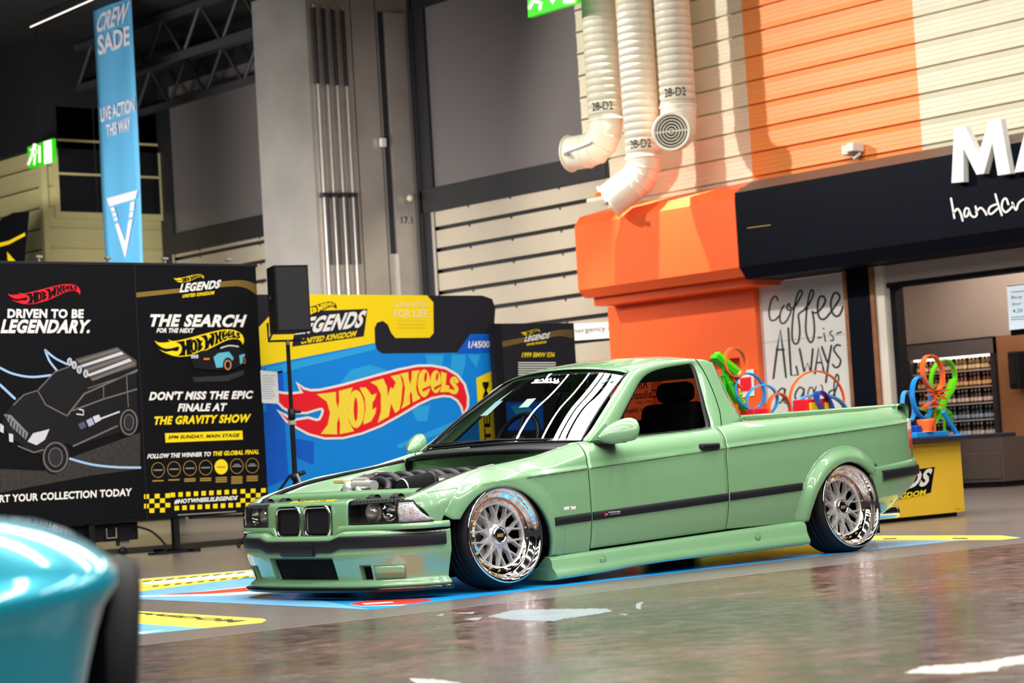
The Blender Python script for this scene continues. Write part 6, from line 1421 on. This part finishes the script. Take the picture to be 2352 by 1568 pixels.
# pieces seen over the load bed
loop('orange toy loop highest behind the cab', (1688, 832), 29, 33, TO, .05, 1.9, .15, .8)
loop('sky blue toy loop behind the cab, left of two crossing loops', (1722, 898), 38, 41, TB, .035, 1.9, 0, .8)
loop('pale blue toy loop behind the cab, right of two crossing loops', (1750, 920), 31, 36, TBP, .035, 1.85, 0, -.8)
loop('small orange toy arch left of the wide orange hoop', (1791, 945), 27, 42, TO, .05, 1.8, 0, .3, (0, PI), False)
loop('wide thin orange toy hoop in front of the coffee board', (1877, 920), 62, 68, TO, .025, 2.1, 0, 0, (-.6, PI+.6), False)
loop('low wide sky blue toy arch under the orange hoop', (1880, 950), 66, 45, TBP, .06, 2.0, 0, .2, (0, PI), False)
loop('dark blue small toy loop in the middle of the table', (1893, 925), 19, 26, TBD, .07, 1.75, -.25, 1.0)
f = py_(1.9); t = MB(); t.ribbon([f(1640, 818), f(1662, 838), f(1686, 860)], .07, .035, TG2, (0, 1, 0)); t.ribbon([f(1646, 812), f(1694, 851)], .05, .03, TG, (0, 1, 0)); t.tube([f(1660, 835), (f(1664, 834).x, 1.9, TOP)], .012, TG2, 6); tag(obj('toy_ramp', t), 'lime green sloping toy ramp beside the rear edge of the cab', 'toy track')
t = MB(); pts = [f(1662, 860), f(1678, 895), f(1696, 925), f(1716, 946)]; t.ribbon(smooth_line([tuple(p) for p in pts], 12), .05, .035, TG2, (0, 1, 0))
for i in range(22):
    u = rnd.random(); p = f(1660+58*u+rnd.uniform(-4, 9), 858+90*u+rnd.uniform(-8, 8)); t.box(-.022, .022, -.02, .02, -.006, .006, TG if i % 3 else TG2, .002, Matrix.Translation(p) @ Matrix.Rotation(rnd.uniform(0, 3), 4, 'Y') @ Matrix.Rotation(rnd.uniform(0, 1), 4, 'Z'))
tag(obj('toy_stalk', t), 'green jagged toy track stalk behind the rear pillar', 'toy track')
t = MB(); t.ribbon([f(1668, 845), f(1682, 875), f(1700, 890)], .05, .012, TO, (0, 1, 0)); t.ribbon([f(1690, 890), f(1692, 918), f(1708, 930)], .05, .012, TO, (0, 1, 0)); tag(obj('toy_track_strip', t), 'short orange toy track strip curling behind the blue loops', 'toy track')
a = f(1722, 948); t = MB(); t.box(a.x-.06, a.x+.10, 1.8, 1.95, TOP, a.z+.03, TR, .01); tag(obj('toy_block', t), 'red toy block at the foot of the green stalk', 'toy')
f = py_(1.8)
for lab, p, q, m in (('red toy box left of the dark blue loop', (1855, 945), (1880, 915), TR), ('red toy box right of the dark blue loop', (1890, 940), (1908, 914), TR)):
    a, b = f(*p), f(*q); t = MB(); t.box(a.x, b.x, 1.80, 1.95, TOP, b.z, m, .01); t.box(a.x+.02, b.x-.02, 1.79, 1.80, TOP+.03, b.z-.03, TY_, .004); tag(obj('toy_box', t), lab, 'toy')
# ------------------------------------------------------------------ teal car in the left foreground
TEALP = mat('turquoise_paint', '#1095ae', .28, .35, coat=1, coat_rough=.05)
D0 = 4.0; ray = (CF*FPX+CR*(248-W_/2)); ray.z = 0; eb = ray.normalized(); ea = Vector((eb.y, -eb.x, 0)); O = CP.copy(); O.z = 0; O = O+eb*D0
car = thing('sports_car', 'turquoise sports car corner and wheel, out of focus at the left edge', 'car', tuple(O+ea*-.8+eb*.6))
def cp(a, b, z): return O+ea*a+eb*b+Vector((0, 0, z))
ED = [(.10, -.125), (.20, -.10), (.317, -.077), (.37, -.065), (.427, -.05), (.474, -.034), (.507, -.010), (.530, -.008), (.550, -.028), (.575, -.070), (.60, -.125), (.62, -.195), (.642, -.42), (.66, -.8), (.67, -1.75)]
def skin(b):
    pull = .40*(1-sstep((b+.34)/.36))**2
    drop = .10*(1-sstep((b+.34)/.5))**2
    k = lambda z: .68-(.68-z)*(1+max(b, 0)/4) if z > .5 else z
    return [cp(a-pull*(1 if a > -.5 else max(0, (1.75+a)/1.25)), b, k(z)-drop*(z/.6)**3) for z, a in ED]
mb = MB(); mb.grid([skin(-.34+.56*i/14) for i in range(15)], TEALP); r0 = skin(-.34); mb.add(r0+[cp(-1.75, -.34, .10)], [tuple(range(len(r0)+1))], TEALP)
mb.grid([skin(.22+1.3*i/10)[6:] for i in range(11)], TEALP)
obj('body_shell', mb, car, solid=.012)
mb = MB(); mb.grid([[cp(-.04, .22, .10), cp(-.12, .30, .10)], [cp(-.03, .22, .40), cp(-.1, .30, .40)], [cp(-.006, .25, .505), cp(-.08, .33, .505)], [cp(-.006, .9, .505), cp(-.08, .9, .505)]], BLKM); mb.grid([[cp(a, .34, z) for z in (.05, .3, .50)] for a in (-.7, -.3, -.09)], BLKM); obj('arch_liner', mb, car)
M4 = Matrix(((eb.x, 0, ea.x, 0), (eb.y, 0, ea.y, 0), (0, 1, 0, 0), (0, 0, 0, 1)))
wm = Matrix.Translation(cp(.028, .62, .258)) @ Matrix.Rotation(math.radians(5), 4, eb) @ M4
mb = MB(); mb.lathe([(.19, -.02), (.21, -.005), (.245, -.010), (.263, -.03), (.268, -.06), (.268, -.19), (.26, -.22), (.22, -.24)], BLKM, 48, wm); mb.v = [(a, b, max(c, .002)) for a, b, c in mb.v]; obj('tyre', mb, car)
DAL = mat('dark_alloy', (.05, .05, .055), .35, .8)
mb = MB(); mb.lathe([(.20, -.02), (.19, -.03), (.18, -.06), (.03, -.05), (0, -.05)], DAL, 40, wm)
for k in range(5): mb.box(-.03, .03, .03, .19, -.05, -.025, DAL, .005, wm @ Matrix.Rotation(k*2*PI/5, 4, 'Z'))
obj('wheel', mb, car)
for o in list(bpy.data.objects):
    if '_o' in o.keys(): del o['_o']
